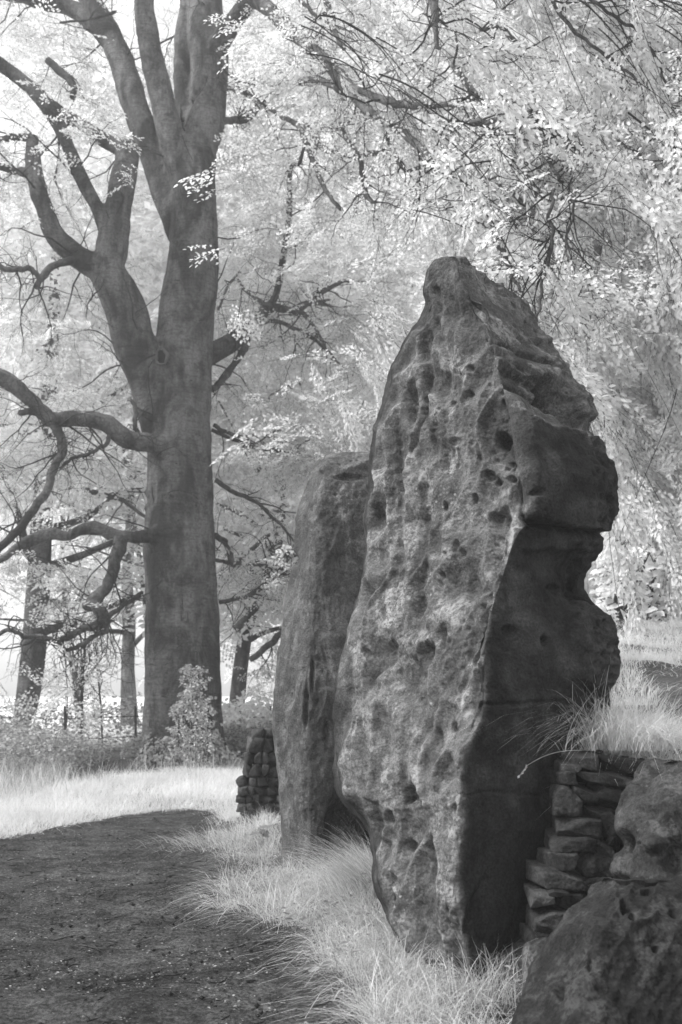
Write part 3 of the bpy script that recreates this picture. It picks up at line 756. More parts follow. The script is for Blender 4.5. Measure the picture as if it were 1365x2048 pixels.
# ------------------------------------------------------------------ the beech
TD = 20.0
def remeshed(parts, name, m, voxel, parent, disp=None):
    b = MB()
    for w, r in parts:
        v, q = tube(w, r, 14); n = len(v)
        b.add(v, q)
        b.add(np.concatenate([v[:14], w[:1]]), np.array([[i, (i + 1) % 14, 14] for i in range(14)]))
        b.add(np.concatenate([v[-14:], w[-1:]]), np.array([[(i + 1) % 14, i, 14] for i in range(14)]))
    o = b.build(name, m); weld_me = o.data
    import bmesh
    bm = bmesh.new(); bm.from_mesh(o.data); bmesh.ops.remove_doubles(bm, verts=bm.verts, dist=1e-4); bmesh.ops.recalc_face_normals(bm, faces=bm.faces); bm.to_mesh(o.data); bm.free()
    md = o.modifiers.new('r', 'REMESH'); md.mode = 'VOXEL'; md.voxel_size = voxel; md.use_smooth_shade = True
    ms = o.modifiers.new('s', 'SMOOTH'); ms.iterations = 6; ms.factor = 0.6
    dg = bpy.context.evaluated_depsgraph_get(); me = bpy.data.meshes.new_from_object(o.evaluated_get(dg))
    o.modifiers.clear(); old = o.data; o.data = me; me.name = name; bpy.data.meshes.remove(old)
    me.materials.clear(); me.materials.append(m)
    V = np.empty(len(me.vertices) * 3, np.float32); me.vertices.foreach_get('co', V); V = V.reshape(-1, 3).astype(float)
    Nn = np.empty(len(me.vertices) * 3, np.float32); me.vertices.foreach_get('normal', Nn); Nn = Nn.reshape(-1, 3)
    D = disp(V, Nn) if disp else 0.015 * fbm(V * 2.5, 3)
    V = V + Nn * D[:, None]
    me.vertices.foreach_set('co', V.astype(np.float32).ravel()); me.polygons.foreach_set('use_smooth', np.ones(len(me.polygons), bool)); me.update()
    if parent is not None:
        o.parent = parent; L = parent.location; o.location = (-L[0], -L[1], -L[2])
    return o

base_pt = P(368, 1535, TD); base_pt[2] = float(ground_z(base_pt[0], base_pt[1]))
beech = empty('beech_tree', base_pt, 'massive smooth-barked beech with forked trunk and carved initials, left of the stones', 'tree')

TR = []
def T_(pts, **k): TR.append(branch_path([(a, b, TD + c, w) for a, b, c, w in pts], **k))
# main stem (centre x, y, depth offset, width)
T_([(372, 1590, 0, 190), (370, 1540, 0, 168), (369, 1490, 0, 160), (367, 1400, 0, 154), (366, 1300, 0, 151), (364, 1200, 0, 146), (360, 1100, 0, 146), (360, 1000, 0, 138), (360, 900, 0, 130), (360, 800, 0, 132), (367, 700, 0, 124),
    (378, 600, 0, 116), (388, 500, 0, 106), (388, 420, 0, 98), (389, 350, 0, 96), (392, 290, 0.05, 90)], n=90)
T_([(384, 330, .1, 80), (404, 270, .2, 88), (416, 200, .3, 84), (418, 120, .4, 88), (414, 50, .5, 84), (410, 0, .6, 78), (405, -120, .8, 66), (410, -300, 1, 44)], n=50)          # right fork
T_([(378, 380, 0, 66), (352, 300, -.2, 66), (330, 220, -.3, 58), (312, 150, -.4, 54), (300, 90, -.5, 50), (289, 20, -.6, 47), (284, -80, -.7, 42), (270, -260, -.8, 28)], n=50)  # pale stem
T_([(362, 480, 0.1, 50), (345, 430, .1, 56), (325, 370, .2, 60), (303, 300, .3, 58), (280, 240, .4, 60), (262, 180, .5, 60), (238, 110, .7, 56), (205, 40, .9, 50), (170, -20, 1.1, 46), (120, -130, 1.4, 34)], n=60)
T_([(372, 250, .5, 44), (366, 170, .7, 42), (368, 90, .8, 42), (376, 10, .9, 40), (380, -100, 1, 34)], n=30)
# great left limb
T_([(335, 960, -.1, 60), (322, 880, -.2, 66), (305, 800, -.3, 76), (288, 740, -.4, 84), (268, 680, -.5, 90), (252, 620, -.6, 88), (232, 575, -.7, 84), (210, 540, -.8, 76), (196, 522, -.8, 60)], n=60)
T_([(214, 545, -.8, 66), (226, 490, -.7, 70), (236, 430, -.7, 60), (246, 370, -.7, 56), (255, 310, -.7, 54), (250, 285, -.7, 44)], n=36)
T_([(215, 540, -.8, 60), (180, 528, -.9, 56), (140, 500, -1, 50), (108, 465, -1.1, 46), (92, 420, -1.2, 42), (78, 380, -1.2, 40), (68, 335, -1.2, 34), (66, 300, -1.2, 28), (66, 272, -1.2, 25)], n=46)
T_([(216, 470, -.7, 34), (200, 428, -.8, 30), (170, 370, -.9, 30), (140, 300, -1, 30), (108, 235, -1.1, 32), (65, 180, -1.3, 34), (10, 135, -1.5, 32), (-60, 90, -1.7, 28)], n=46)
T_([(250, 300, -.7, 40), (215, 285, -.7, 34), (180, 262, -.8, 32), (140, 235, -.9, 28), (100, 205, -1, 22), (70, 170, -1, 16)], n=30)
T_([(335, 888, -.5, 46), (290, 884, -.7, 42), (262, 882, -.8, 40), (238, 866, -.9, 40), (210, 846, -1, 38), (170, 838, -1.1, 36), (110, 838, -1.2, 34), (92, 844, -1.2, 24)], n=40, wob=.03)
T_([(330, 1062, -.5, 34), (285, 1075, -.7, 28), (240, 1070, -.8, 24), (180, 1052, -1, 26), (140, 1072, -1.1, 24), (100, 1068, -1.2, 30), (60, 1080, -1.3, 26), (15, 1112, -1.4, 20), (-30, 1135, -1.5, 16)], n=46, wob=.03)
T_([(390, 730, .5, 44), (430, 705, .8, 44), (460, 688, 1, 42), (486, 664, 1.3, 36), (520, 632, 1.6, 30), (545, 612, 1.8, 24)], n=30)
T_([(410, 145, .3, 46), (430, 105, .1, 46), (455, 65, -.1, 42), (485, 20, -.3, 40), (505, 0, -.6, 38), (530, 12, -1, 36), (570, 45, -1.7, 34)], n=36)
# roots
for (x, y, w) in [(292, 1545, 40), (446, 1545, 40), (330, 1560, 40), (410, 1560, 40)]:
    T_([(368 + (x - 368) * .55, 1440, -.3, 50), (368 + (x - 368) * .85, 1500, -.45, 44), (x, y, -.55, w), (x + (x - 368) * .2, y + 45, -.6, w * .6)], n=16)

# initials carved in the bark
CARVED = [[(417, 1221), (418, 1236)], [(428, 1219), (430, 1236)], [(424, 1220), (432, 1219)], [(362, 1210), (363, 1242)], [(376, 1224), (377, 1246)],
         [(310, 1256), (310, 1270)], [(310, 1256), (315, 1259), (314, 1264), (310, 1265)], [(320, 1256), (320, 1270), (326, 1270)],
         [(341, 1268), (345, 1266), (348, 1268), (349, 1276), (345, 1279), (341, 1277), (340, 1270)], [(358, 1267), (353, 1270), (357, 1274), (354, 1279)], [(363, 1280), (364, 1267), (368, 1275), (372, 1266), (375, 1280)],
         [(354, 1287), (366, 1294)], [(366, 1286), (354, 1296)], [(401, 1256), (401, 1252)], [(398, 1256), (408, 1256)], [(413, 1253), (420, 1258)],
         [(308, 1281), (308, 1302)], [(309, 1281), (315, 1281)], [(345, 1316), (346, 1328)], [(382, 1304), (382, 1318)], [(388, 1304), (394, 1304), (394, 1316)], [(398, 1304), (404, 1316)], [(410, 1303), (413, 1315)], [(439, 1300), (440, 1308)],
         [(330, 1330), (338, 1326)], [(300, 1328), (308, 1329)]]
def trunk_disp(V, Nn):
    px, py = proj(V); front = sstep(0.1, -0.3, Nn[:, 1])
    D = 0.03 * fbm(V * 1.3, 3) + 0.008 * fbm(V * np.array([5, 5, 2.5]), 3)
    # folds below limb collars, healed scars and knots
    for (ln, w, dp) in [([(330, 715), (296, 735), (300, 780), (304, 830), (300, 870)], 3, .035), ([(303, 935), (320, 905), (348, 893), (362, 905), (385, 925)], 2.2, .03), ([(330, 992), (345, 982), (372, 982), (395, 998), (415, 1024)], 2.2, .03),
                        ([(326, 990), (328, 1018)], 2, .03), ([(308, 970), (310, 1005)], 3, .03), ([(332, 1142), (338, 1170)], 2.5, .04), ([(364, 1182), (368, 1230)], 2.5, .04), ([(376, 1225), (378, 1245)], 2.5, .03),
                        ([(360, 262), (385, 330), (395, 345)], 3, .04), ([(378, 210), (400, 180), (412, 160)], 3, .04), ([(333, 500), (340, 430)], 4, .05)]:
        D -= front * dp * np.exp(-(polydist(px, py, ln) / w) ** 2)
    for (x, y, rx, ry, dp) in [(352, 926, 7, 5, .05), (345, 993, 14, 10, .03), (392, 1010, 6, 6, .04), (288, 1000, 8, 14, .06), (356, 1040, 4, 3, .03), (322, 1060, 3, 3, .03), (384, 200, 5, 6, .04)]:
        r = np.sqrt(((px - x) / rx) ** 2 + ((py - y) / ry) ** 2); D += front * (-dp * (1 - sstep(.2, 1, r)) + dp * .6 * np.exp(-((r - 1.25) / .3) ** 2))
    # flutes toward the root flare
    D += 0.04 * noise3(np.stack([np.arctan2(V[:, 0] - base_pt[0], -(V[:, 1] - base_pt[1])) * 3.2, V[:, 2] * .35, V[:, 2] * 0], -1)) * (1 - sstep(0.4, 4.5, V[:, 2]))
    return D
trunk_o = remeshed(TR, 'trunk', M['bark'], 0.042, beech, trunk_disp)
from mathutils.bvhtree import BVHTree
_V = np.empty(len(trunk_o.data.vertices) * 3, np.float32); trunk_o.data.vertices.foreach_get('co', _V)
bvh = BVHTree.FromPolygons(_V.reshape(-1, 3).tolist(), [tuple(p.vertices) for p in trunk_o.data.polygons])
def on_trunk(px, py):
    o_ = Vector((0, 0, CAM_H)); d_ = Vector([float(t) for t in P(px, py, 10.0)]) - o_
    h = bvh.ray_cast(o_, d_.normalized()); return None if h[0] is None else np.array(h[0])
def mark(line, wpx, name, m, jig=1.2, taper=True):
    """a sunken dark seam or cut that follows the bark"""
    L = catmull(np.array(line, float), max(6, len(line) * 5)) if len(line) > 2 else np.linspace(line[0], line[1], 6)
    L = L + rng.normal(size=L.shape) * jig * .35; pts = [on_trunk(a, b) for a, b in L]; pts = [p for p in pts if p is not None]
    if len(pts) < 4: return
    pts = np.array(pts); w = wpx * TD / F_PX * .5 * (np.sin(np.linspace(.15, PI - .15, len(pts))) ** .6 if taper else 1) * rng.uniform(.7, 1.2, len(pts))
    b = MB(); v, q = tube(pts + np.array([0, w.mean() * .55, 0]), w, 6); b.add(v, q); b.build(name, m, beech)
for ln, w in [([(330, 700), (300, 730), (298, 770), (306, 820), (303, 868)], 3.2), ([(330, 702), (290, 718), (268, 735)], 4), ([(303, 938), (318, 908), (346, 894), (358, 900), (384, 922)], 1.8), ([(328, 992), (340, 984), (358, 981), (376, 985), (396, 998), (416, 1026)], 1.8),
              ([(325, 986), (326, 1018)], 1.8), ([(304, 968), (308, 1006)], 5), ([(331, 1142), (334, 1150), (338, 1172)], 2), ([(364, 1184), (366, 1228)], 2.6), ([(363, 1150), (365, 1178)], 1.4), ([(376, 1224), (377, 1246)], 2.6), ([(288, 985), (286, 1010)], 9), ([(283, 1060), (286, 1085)], 5),
              ([(384, 206), (398, 190), (412, 168), (416, 150)], 3), ([(362, 262), (372, 290), (386, 322)], 2.4), ([(336, 500), (338, 460), (340, 430)], 4), ([(362, 205), (364, 250), (370, 262)], 8), ([(232, 430), (246, 400), (240, 380)], 5), ([(212, 420), (220, 440)], 4),
              ([(352, 926), (356, 928)], 9), ([(338, 990), (350, 994)], 9), ([(392, 1012), (396, 1010)], 7), ([(356, 1040), (359, 1041)], 4), ([(384, 198), (388, 208)], 7), ([(322, 1058), (325, 1060)], 4), ([(296, 800), (298, 802)], 3), ([(398, 870), (401, 872)], 3), ([(355, 1160), (362, 1161)], 2)]:
    mark(ln, w, 'bark_scar', M['scar'])
for x_, y0_, y1_, w_ in [(308, 1380, 1400, 2), (292, 1350, 1366, 4), (330, 1345, 1347, 3), (300, 1440, 1455, 3), (395, 1420, 1432, 2), (436, 1300, 1312, 2), (310, 1290, 1303, 4), (350, 1360, 1362, 3), (322, 1392, 1393, 3), (300, 640, 652, 2), (350, 560, 561, 3), (395, 640, 641, 3), (360, 480, 482, 3), (380, 760, 761, 3)]:
    mark([(x_, y0_), (x_ + rng.normal() * 2 + (0 if y1_ - y0_ > 4 else 9), y1_)], w_, 'bark_scar', M['scar'])
for ln in CARVED: mark(ln, 1.9, 'carved_letter', M['scar'], .4, False)

# callus ring of a fallen limb, with its hollow
kp = P(323, 714, TD - 0.66)
b = MB(); a = np.linspace(0, 2 * PI, 15); ringp = np.stack([kp[0] + .12 * np.cos(a), kp[1] + 0 * a + .02 * np.cos(a * 2), kp[2] + .17 * np.sin(a)], -1)
v, q = tube(ringp + .012 * np.stack([np.sin(a * 5), 0 * a, np.cos(a * 4)], -1), .03 + .014 * np.sin(a * 2 + 1), 8); b.add(v, q); knot = b.build('knot', M['callus'], beech)
b = MB(); g_ = np.linspace(-1, 1, 8); X, Z = np.meshgrid(g_, g_); msk = 1 - np.sqrt(X ** 2 + Z ** 2).clip(0, 1)
b.add(np.stack([kp[0] + .12 * X, kp[1] + .03 + .05 * msk, kp[2] + .16 * Z], -1), np.array([[i * 8 + j, i * 8 + j + 1, i * 8 + j + 9, i * 8 + j + 8] for i in range(7) for j in range(7)]))
o = b.build('hollow', M['cut'], beech)

# separate branches: (px, py, depth, width px)
BR = [
 [(110, 850, 18.8, 24), (124, 880, 18.7, 20), (126, 905, 18.6, 18), (108, 935, 18.5, 19), (92, 985, 18.4, 18), (60, 1030, 18.3, 19), (20, 1078, 18.2, 17), (-30, 1130, 18, 14)],
 [(222, 868, 19, 12), (212, 888, 18.9, 9), (190, 902, 18.8, 8), (160, 912, 18.7, 7), (134, 924, 18.6, 6), (120, 940, 18.5, 4)],
 [(100, 842, 18.8, 20), (70, 825, 18.7, 16), (38, 826, 18.6, 12)],
 [(112, 842, 18.7, 20), (86, 822, 18.65, 26), (60, 798, 18.6, 30), (18, 762, 18.5, 36), (-30, 745, 18.4, 34), (-90, 720, 18.3, 30)],
 [(241, 1076, 19.1, 28), (238, 1100, 19, 30), (228, 1132, 19, 26), (216, 1170, 18.9, 24), (190, 1196, 18.8, 24), (172, 1216, 18.8, 22)],
 [(180, 1200, 18.8, 22), (204, 1228, 18.7, 24), (200, 1248, 18.7, 22), (170, 1256, 18.6, 14), (140, 1272, 18.6, 13), (115, 1280, 18.5, 11), (80, 1274, 18.5, 10), (45, 1274, 18.4, 9), (20, 1258, 18.4, 9), (-20, 1282, 18.3, 9)],
 [(212, 1236, 18.7, 18), (214, 1258, 18.7, 12), (190, 1272, 18.6, 9), (160, 1292, 18.6, 9), (134, 1300, 18.5, 8), (104, 1276, 18.4, 5)],
 [(206, 1246, 18.7, 12), (228, 1226, 18.8, 10), (255, 1205, 18.9, 9), (286, 1184, 19, 8)],
 [(66, 278, 18.8, 26), (40, 274, 18.7, 16), (10, 278, 18.6, 16), (-30, 286, 18.5, 14)],
 [(56, 345, 18.8, 26), (30, 342, 18.7, 18), (0, 332, 18.6, 16), (-40, 330, 18.5, 14)],
 [(150, 520, 18.9, 20), (112, 530, 18.8, 16), (88, 548, 18.7, 16), (76, 570, 18.7, 12), (74, 576, 18.7, 6)],
 [(80, 560, 18.7, 10), (62, 538, 18.6, 13), (36, 538, 18.5, 12), (10, 538, 18.5, 12), (-30, 510, 18.4, 11)],
 [(262, 740, 19.5, 10), (246, 716, 19.4, 13), (240, 690, 19.4, 10), (238, 680, 19.4, 5)],
 [(290, 880, 19.4, 14), (270, 858, 19.3, 9), (272, 830, 19.2, 11), (266, 800, 19.2, 8)],
 [(540, 616, 21.8, 18), (556, 580, 21.8, 14), (566, 520, 21.9, 15), (576, 460, 22, 14), (580, 390, 22, 13), (580, 340, 22.1, 11), (600, 325, 22, 9), (608, 295, 22, 7)],
 [(540, 612, 21.8, 24), (575, 620, 21.6, 14), (600, 618, 21.4, 13), (625, 608, 21.2, 8), (660, 612, 21, 6)],
 [(588, 617, 21.4, 13), (620, 604, 21.2, 9), (660, 600, 21, 5)],
 [(600, 616, 21.3, 12), (640, 590, 21.2, 10), (680, 566, 21, 9), (710, 562, 20.8, 6)],
 [(596, 620, 21.4, 12), (620, 640, 21.3, 8), (640, 672, 21.2, 6), (655, 700, 21, 3)],
 [(538, 640, 21.8, 9), (575, 650, 21.6, 9), (620, 672, 21.4, 9), (655, 700, 21.2, 6), (680, 730, 21, 3)],
 [(424, 778, 20.6, 15), (444, 762, 20.8, 15), (468, 730, 21, 14), (490, 696, 21.2, 17), (496, 680, 21.3, 12)],
 [(446, 242, 20.2, 16), (470, 242, 20.3, 17), (495, 236, 20.3, 16), (512, 218, 20.4, 16), (530, 204, 20.5, 12)],
 [(524, 212, 20.4, 12), (505, 196, 20.4, 11), (484, 178, 20.5, 10)],
 [(520, 205, 20.4, 9), (560, 232, 20, 10), (590, 245, 19.6, 12), (612, 280, 19.3, 13), (632, 335, 19, 12), (655, 385, 18.7, 10), (680, 420, 18.5, 6)],
 [(565, 48, 18.4, 32), (600, 78, 17.7, 30), (640, 110, 17, 29), (680, 150, 16.2, 24), (705, 175, 15.7, 22), (735, 185, 15.2, 16), (765, 198, 14.8, 19), (800, 208, 14.4, 17), (840, 212, 14, 16), (895, 208, 13.5, 12), (930, 215, 13, 8)],
 [(660, 130, 16.5, 24), (690, 175, 15.9, 22), (730, 215, 15.2, 20), (775, 245, 14.5, 18), (820, 275, 13.9, 19), (865, 325, 13.3, 17), (905, 380, 12.8, 15), (950, 430, 12.3, 15), (990, 475, 11.9, 14), (1012, 520, 11.6, 12), (1030, 565, 11.4, 8), (1045, 590, 11.3, 5)],
 [(600, 165, 18.3, 16), (640, 160, 18, 18), (680, 178, 17.6, 20), (730, 210, 17, 14), (760, 240, 16.6, 10), (800, 330, 16, 9), (840, 338, 15.8, 7)],
 [(612, 250, 19.2, 13), (640, 290, 18.8, 14), (690, 312, 18.2, 14), (745, 308, 17.6, 14), (770, 300, 17.3, 9)],
 [(670, 220, 17.6, 6), (690, 270, 17.3, 8), (715, 310, 17, 11), (728, 360, 16.8, 10), (734, 395, 16.6, 11), (756, 405, 16.5, 6)],
 [(860, -60, 12, 22), (864, 0, 12, 20), (872, 40, 12, 17), (872, 66, 12, 12), (880, 100, 12, 8)],
 [(650, -40, 17, 14), (656, 10, 17, 14), (668, 48, 17, 11), (680, 85, 16.8, 8), (690, 100, 16.8, 6)],
 [(580, -30, 18, 8), (610, 10, 18, 9), (640, 35, 17.9, 9), (664, 50, 17.8, 8)],
 [(940, 245, 12.4, 10), (980, 242, 12.3, 13), (1015, 240, 12.2, 16), (1050, 228, 12.1, 14), (1062, 215, 12, 8)],
 [(1055, 228, 12, 12), (1085, 242, 11.9, 12), (1115, 268, 11.8, 13), (1150, 276, 11.7, 10)],
 [(985, 320, 12, 8), (1015, 328, 12, 10), (1045, 345, 12, 10), (1065, 372, 12, 8), (1085, 400, 12, 5)],
 [(998, 368, 12, 8), (1020, 385, 12, 10), (1050, 404, 12, 13), (1068, 420, 12, 10), (1070, 460, 12, 8), (1076, 530, 12, 6)],
 [(1108, 378, 10, 9), (1100, 430, 10, 8), (1106, 470, 10, 8), (1094, 530, 10, 7), (1082, 590, 10, 7), (1074, 640, 10, 6)],
 [(1122, 398, 10.5, 8), (1146, 402, 10.5, 6), (1140, 460, 10.5, 6), (1132, 500, 10.5, 5), (1146, 540, 10.5, 3)],
 [(1160, -30, 11, 9), (1200, 15, 11, 8), (1245, 45, 11, 8), (1290, 75, 11, 8), (1320, 130, 11, 7), (1340, 190, 11, 5)],
 [(1085, -40, 11.5, 9), (1130, 40, 11.5, 9), (1180, 85, 11.5, 8), (1225, 120, 11.5, 8), (1270, 160, 11.5, 6), (1310, 230, 11.5, 4)],
 [(1235, 280, 11, 6), (1262, 300, 11, 7), (1300, 330, 11, 7), (1340, 370, 11, 5), (1380, 400, 11, 4)],
 [(1060, 130, 13, 8), (1080, 260, 12.5, 8), (1110, 340, 12, 8), (1128, 365, 12, 6)],
 [(960, 60, 13, 9), (1000, 55, 13, 10), (1035, 90, 13, 10), (1050, 100, 13, 6)],
 [(424, 860, 20.5, 8), (470, 880, 20.8, 8), (520, 898, 21, 7), (580, 905, 21.5, 6), (640, 918, 22, 5)],
 [(430, 1120, 20.5, 8), (470, 1128, 20.8, 7), (520, 1130, 21, 6), (600, 1145, 21.5, 5)],
 [(120, 45, 20.5, 5), (170, 40, 20.5, 6), (230, 25, 20.5, 8)],
 [(-40, -10, 20.5, 26), (20, -12, 20.8, 30), (90, 5, 21, 34), (150, 20, 21.2, 38), (190, 50, 21.0, 40), (228, 95, 20.7, 40), (255, 160, 20.5, 34)],
 [(95, 120, 20, 16), (125, 145, 20, 18), (148, 170, 20, 16), (146, 195, 20, 14)],
]
branches = []
for i, pts in enumerate(BR):
    w, r = branch_path(pts, wob=.035, seed=i); branches.append((w, r))
    b = MB(); v, q = tube(w, r * (1 + .12 * noise3(np.stack([np.arange(len(r)) * .7, r * 0 + i, r * 0], -1))), 8); b.add(v, q)
    tip = w[-1] + (w[-1] - w[-2]) * .8; b.add(np.concatenate([v[-8:], tip[None]]), np.array([[(k + 1) % 8, k, 8] for k in range(8)]))
    b.build('branch', M['bark'], beech)

# fine twigs grown from every branch
def grow(path, rad, n, length, rng_, out, spread=1.0, droop=-0.2, level=2):
    for _ in range(n):
        k = rng_.integers(1, len(path) - 1); p = path[k].copy(); tg = path[k + 1] - path[k - 1]; tg /= np.linalg.norm(tg) + 1e-9
        d = tg * .6 + rng_.normal(size=3) * .6 * spread; d[2] += droop; d /= np.linalg.norm(d)
        L = length * rng_.uniform(.5, 1.3); m = 9; st = L / m; pts = [p]
        for j in range(m):
            d = d + rng_.normal(size=3) * .24; d[2] += droop * .10; d /= np.linalg.norm(d); p = p + d * st; pts.append(p)
        pts = np.array(pts); r0 = min(rad[k] * .6, 0.010 * L + .004); r = np.linspace(r0, .003, m + 1)
        out.append((pts, r))
        if level > 0: grow(pts, r, 3, length * .5, rng_, out, spread, droop, level - 1)
twigs = []
EXTRA = [[(430, 1070, 20.3, 12), (455, 1090, 20.6, 14), (470, 1130, 20.8, 13), (500, 1100, 21, 10), (540, 1070, 21.2, 7)], [(432, 960, 20.2, 10), (470, 985, 20.5, 10), (510, 1000, 20.8, 8), (560, 1050, 21, 6), (590, 1085, 21.1, 4)], [(440, 1205, 20.4, 9), (490, 1195, 20.7, 9), (530, 1170, 21, 12), (560, 1130, 21.1, 12), (590, 1090, 21.2, 9)],
         [(428, 850, 20.3, 9), (460, 868, 20.5, 9), (510, 872, 20.7, 7), (560, 860, 21, 5)], [(436, 620, 20.2, 5), (470, 560, 20.4, 6), (500, 590, 20.7, 8), (535, 612, 21, 12)], [(470, 1260, 22, 16), (500, 1230, 22, 16), (530, 1180, 22, 15), (562, 1130, 22, 13)], [(500, 1320, 22, 12), (540, 1290, 22, 14), (570, 1262, 22, 14)]]
for i, pts in enumerate(EXTRA):
    w, r = branch_path(pts, wob=.05, seed=100 + i); branches.append((w, r)); b = MB(); v, q = tube(w, r, 7); b.add(v, q); b.build('branch', M['bark'], beech)
g_rng = np.random.default_rng(21)
for w, r in branches: grow(w, r, max(3, int(len(w) * .32)), 1.5, g_rng, twigs)
for w, r in TR[:14]: grow(w, r, 3, 2.2, g_rng, twigs)
def tubes_mesh(lst, sides=3):
    b = MB()
    for w, r in lst:
        v, q = tube(w, r, sides); b.add(v, q)
    return b
o = tubes_mesh(twigs).build('twigs', M['twig'], beech); tag(o, kind='stuff')

# ------------------------------------------------------------------ leaf sprays
def leaf_shape(k):
    if k == 2: return np.array([[0, 0, 0], [.5, .30, .06], [1, 0, -.04], [.5, -.30, .06]]), np.array([[0, 3, 2], [0, 2, 1]])
    return (np.array([[0, 0, 0], [.28, .26, .05], [.68, .24, .03], [1, 0, -.08], [.68, -.24, .03], [.28, -.26, .05]]), np.array([[0, 3, 2, 1], [0, 5, 4, 3]]))

def spray_template(seed, nside=5, per=4, leaf=.075, L=.62, k=2, fan=(35, 60), la=(.4, 1.0)):
    r = np.random.default_rng(seed); lv, lf = leaf_shape(k); V = []; Fq = []; n = 0; tw = []
    def put(pos, ang, s):
        nonlocal n
        ca, sa = math.cos(ang), math.sin(ang); roll = r.normal() * .45; pit = r.normal() * .3 - .1
        v = lv * s * r.uniform(.75, 1.15); y, z = v[:, 1].copy(), v[:, 2].copy()
        v[:, 1] = y * math.cos(roll) - z * math.sin(roll); v[:, 2] = y * math.sin(roll) + z * math.cos(roll) + v[:, 0] * pit
        V.append(np.stack([v[:, 0] * ca - v[:, 1] * sa, v[:, 0] * sa + v[:, 1] * ca, v[:, 2]], -1) + pos); Fq.append(lf + n); n += len(lv)
    zz = lambda x, y: -.22 * (x * x + y * y) / L
    for i in range(nside * 2):
        x = L * (.12 + .8 * i / (nside * 2)); sd = 1 if i % 2 else -1; a = sd * math.radians(r.uniform(*fan)); l2 = (L - x * .7) * .5 * r.uniform(.7, 1.2)
        for j in range(per):
            t = (j + .6) / per * l2; px_, py_ = x + math.cos(a) * t, math.sin(a) * t
            put(np.array([px_, py_, zz(px_, py_) + r.normal() * .008]), a + (1 if j % 2 else -1) * r.uniform(*la), leaf)
        tw.append((np.array([x, 0, zz(x, 0)]), np.array([x + math.cos(a) * l2, math.sin(a) * l2, zz(x, l2)]), .0016))
    put(np.array([L, 0, zz(L, 0)]), 0, leaf)
    tw.append((np.array([0, 0, 0]), np.array([L * .5, 0, zz(L * .5, 0)]), .004)); tw.append((np.array([L * .5, 0, zz(L * .5, 0)]), np.array([L, 0, zz(L, 0)]), .0028))
    TV = []; TF = []; m = 0
    for a_, b_, w_ in tw:
        d = b_ - a_; sd = np.cross(d, [0, 0, 1.]); sd /= np.linalg.norm(sd) + 1e-9; up = np.array([0, 0, 1.])
        TV.append(np.array([a_ + sd * w_, a_ - sd * w_, a_ + up * w_ * 1.6, b_])); TF.append(np.array([[0, 3, 2], [1, 2, 3], [0, 1, 3]]) + m); m += 4
    return np.concatenate(V), np.concatenate(Fq), np.concatenate(TV), np.concatenate(TF)

TPL = [spray_template(s) for s in range(6)]
TPL_N = [spray_template(100 + s, nside=4, per=4, leaf=.085, L=.5, k=4) for s in range(6)]
TPL_L = [spray_template(150 + s, nside=3, per=3, leaf=.085, L=.6, k=4) for s in range(5)]
TPL_D = [spray_template(300 + s, nside=4, per=4, leaf=.085, L=.75, fan=(10, 26), la=(.1, .55), k=4) for s in range(6)]
TPL_S = [spray_template(200 + s, nside=3, per=3, leaf=.20, L=.85) for s in range(5)]

def place(templates, pos, ax, nrm, scale, lb, tb=None, rs=1):
    """add sprays: pos (n,3), ax = twig direction, nrm = flat side"""
    n = len(pos); r = np.random.default_rng(rs)
    ax = ax / (np.linalg.norm(ax, axis=1)[:, None] + 1e-9)
    z = nrm - np.sum(nrm * ax, 1)[:, None] * ax; z /= np.linalg.norm(z, axis=1)[:, None] + 1e-9
    y = np.cross(z, ax); R = np.stack([ax, y, z], -1)           # columns
    which = r.integers(0, len(templates), n)
    for t, (V, Fq, TV, TF) in enumerate(templates):
        i = np.nonzero(which == t)[0]
        if not len(i): continue
        W = np.einsum('nij,vj->nvi', R[i], V) * scale[i][:, None, None] + pos[i][:, None]
        lb.add(W, (Fq[None] + (np.arange(len(i)) * len(V))[:, None, None]).reshape(-1, Fq.shape[1]))
        if tb is not None:
            W = np.einsum('nij,vj->nvi', R[i], TV) * scale[i][:, None, None] + pos[i][:, None]
            tb.add(W, (TF[None] + (np.arange(len(i)) * len(TV))[:, None, None]).reshape(-1, 3))

def rnd(r, n, a, b): return r.uniform(a, b, n)
def discs(r, nc, pxr, pyr, dr, ns, rad, thick, slope, keep=None):
    """flat tiers of sprays: centres spread over the view cone between two distances"""
    px = rnd(r, nc, *pxr); py = rnd(r, nc, *pyr); d = rnd(r, nc, *dr)
    if keep is not None:
        k = keep(px, py, d); px, py, d = px[k], py[k], d[k]
    C = P(px, py, d); P_, A_, N_ = [], [], []
    for c in C:
        m = max(3, int(ns * r.uniform(.5, 1.4))); nrm = np.array([0, 0, 1.]) + r.normal(size=3) * slope; nrm /= np.linalg.norm(nrm)
        q = r.normal(size=(m, 3)); q -= (q @ nrm)[:, None] * nrm; q *= rad * r.uniform(.6, 1.2) * .6
        flow = r.normal(size=3); flow[2] = 0; flow /= np.linalg.norm(flow) + 1e-9
        a = flow[None] * .7 + q * .8 / rad + r.normal(size=(m, 3)) * .25; a[:, 2] -= .12
        P_.append(c + q + nrm * r.normal(size=(m, 1)) * thick - np.array([0, 0, 1.]) * (np.sum(q ** 2, 1) * .06)[:, None]); A_.append(a)
        N_.append(np.repeat(nrm[None], m, 0) + r.normal(size=(m, 3)) * .22)
    return np.concatenate(P_), np.concatenate(A_), np.concatenate(N_)

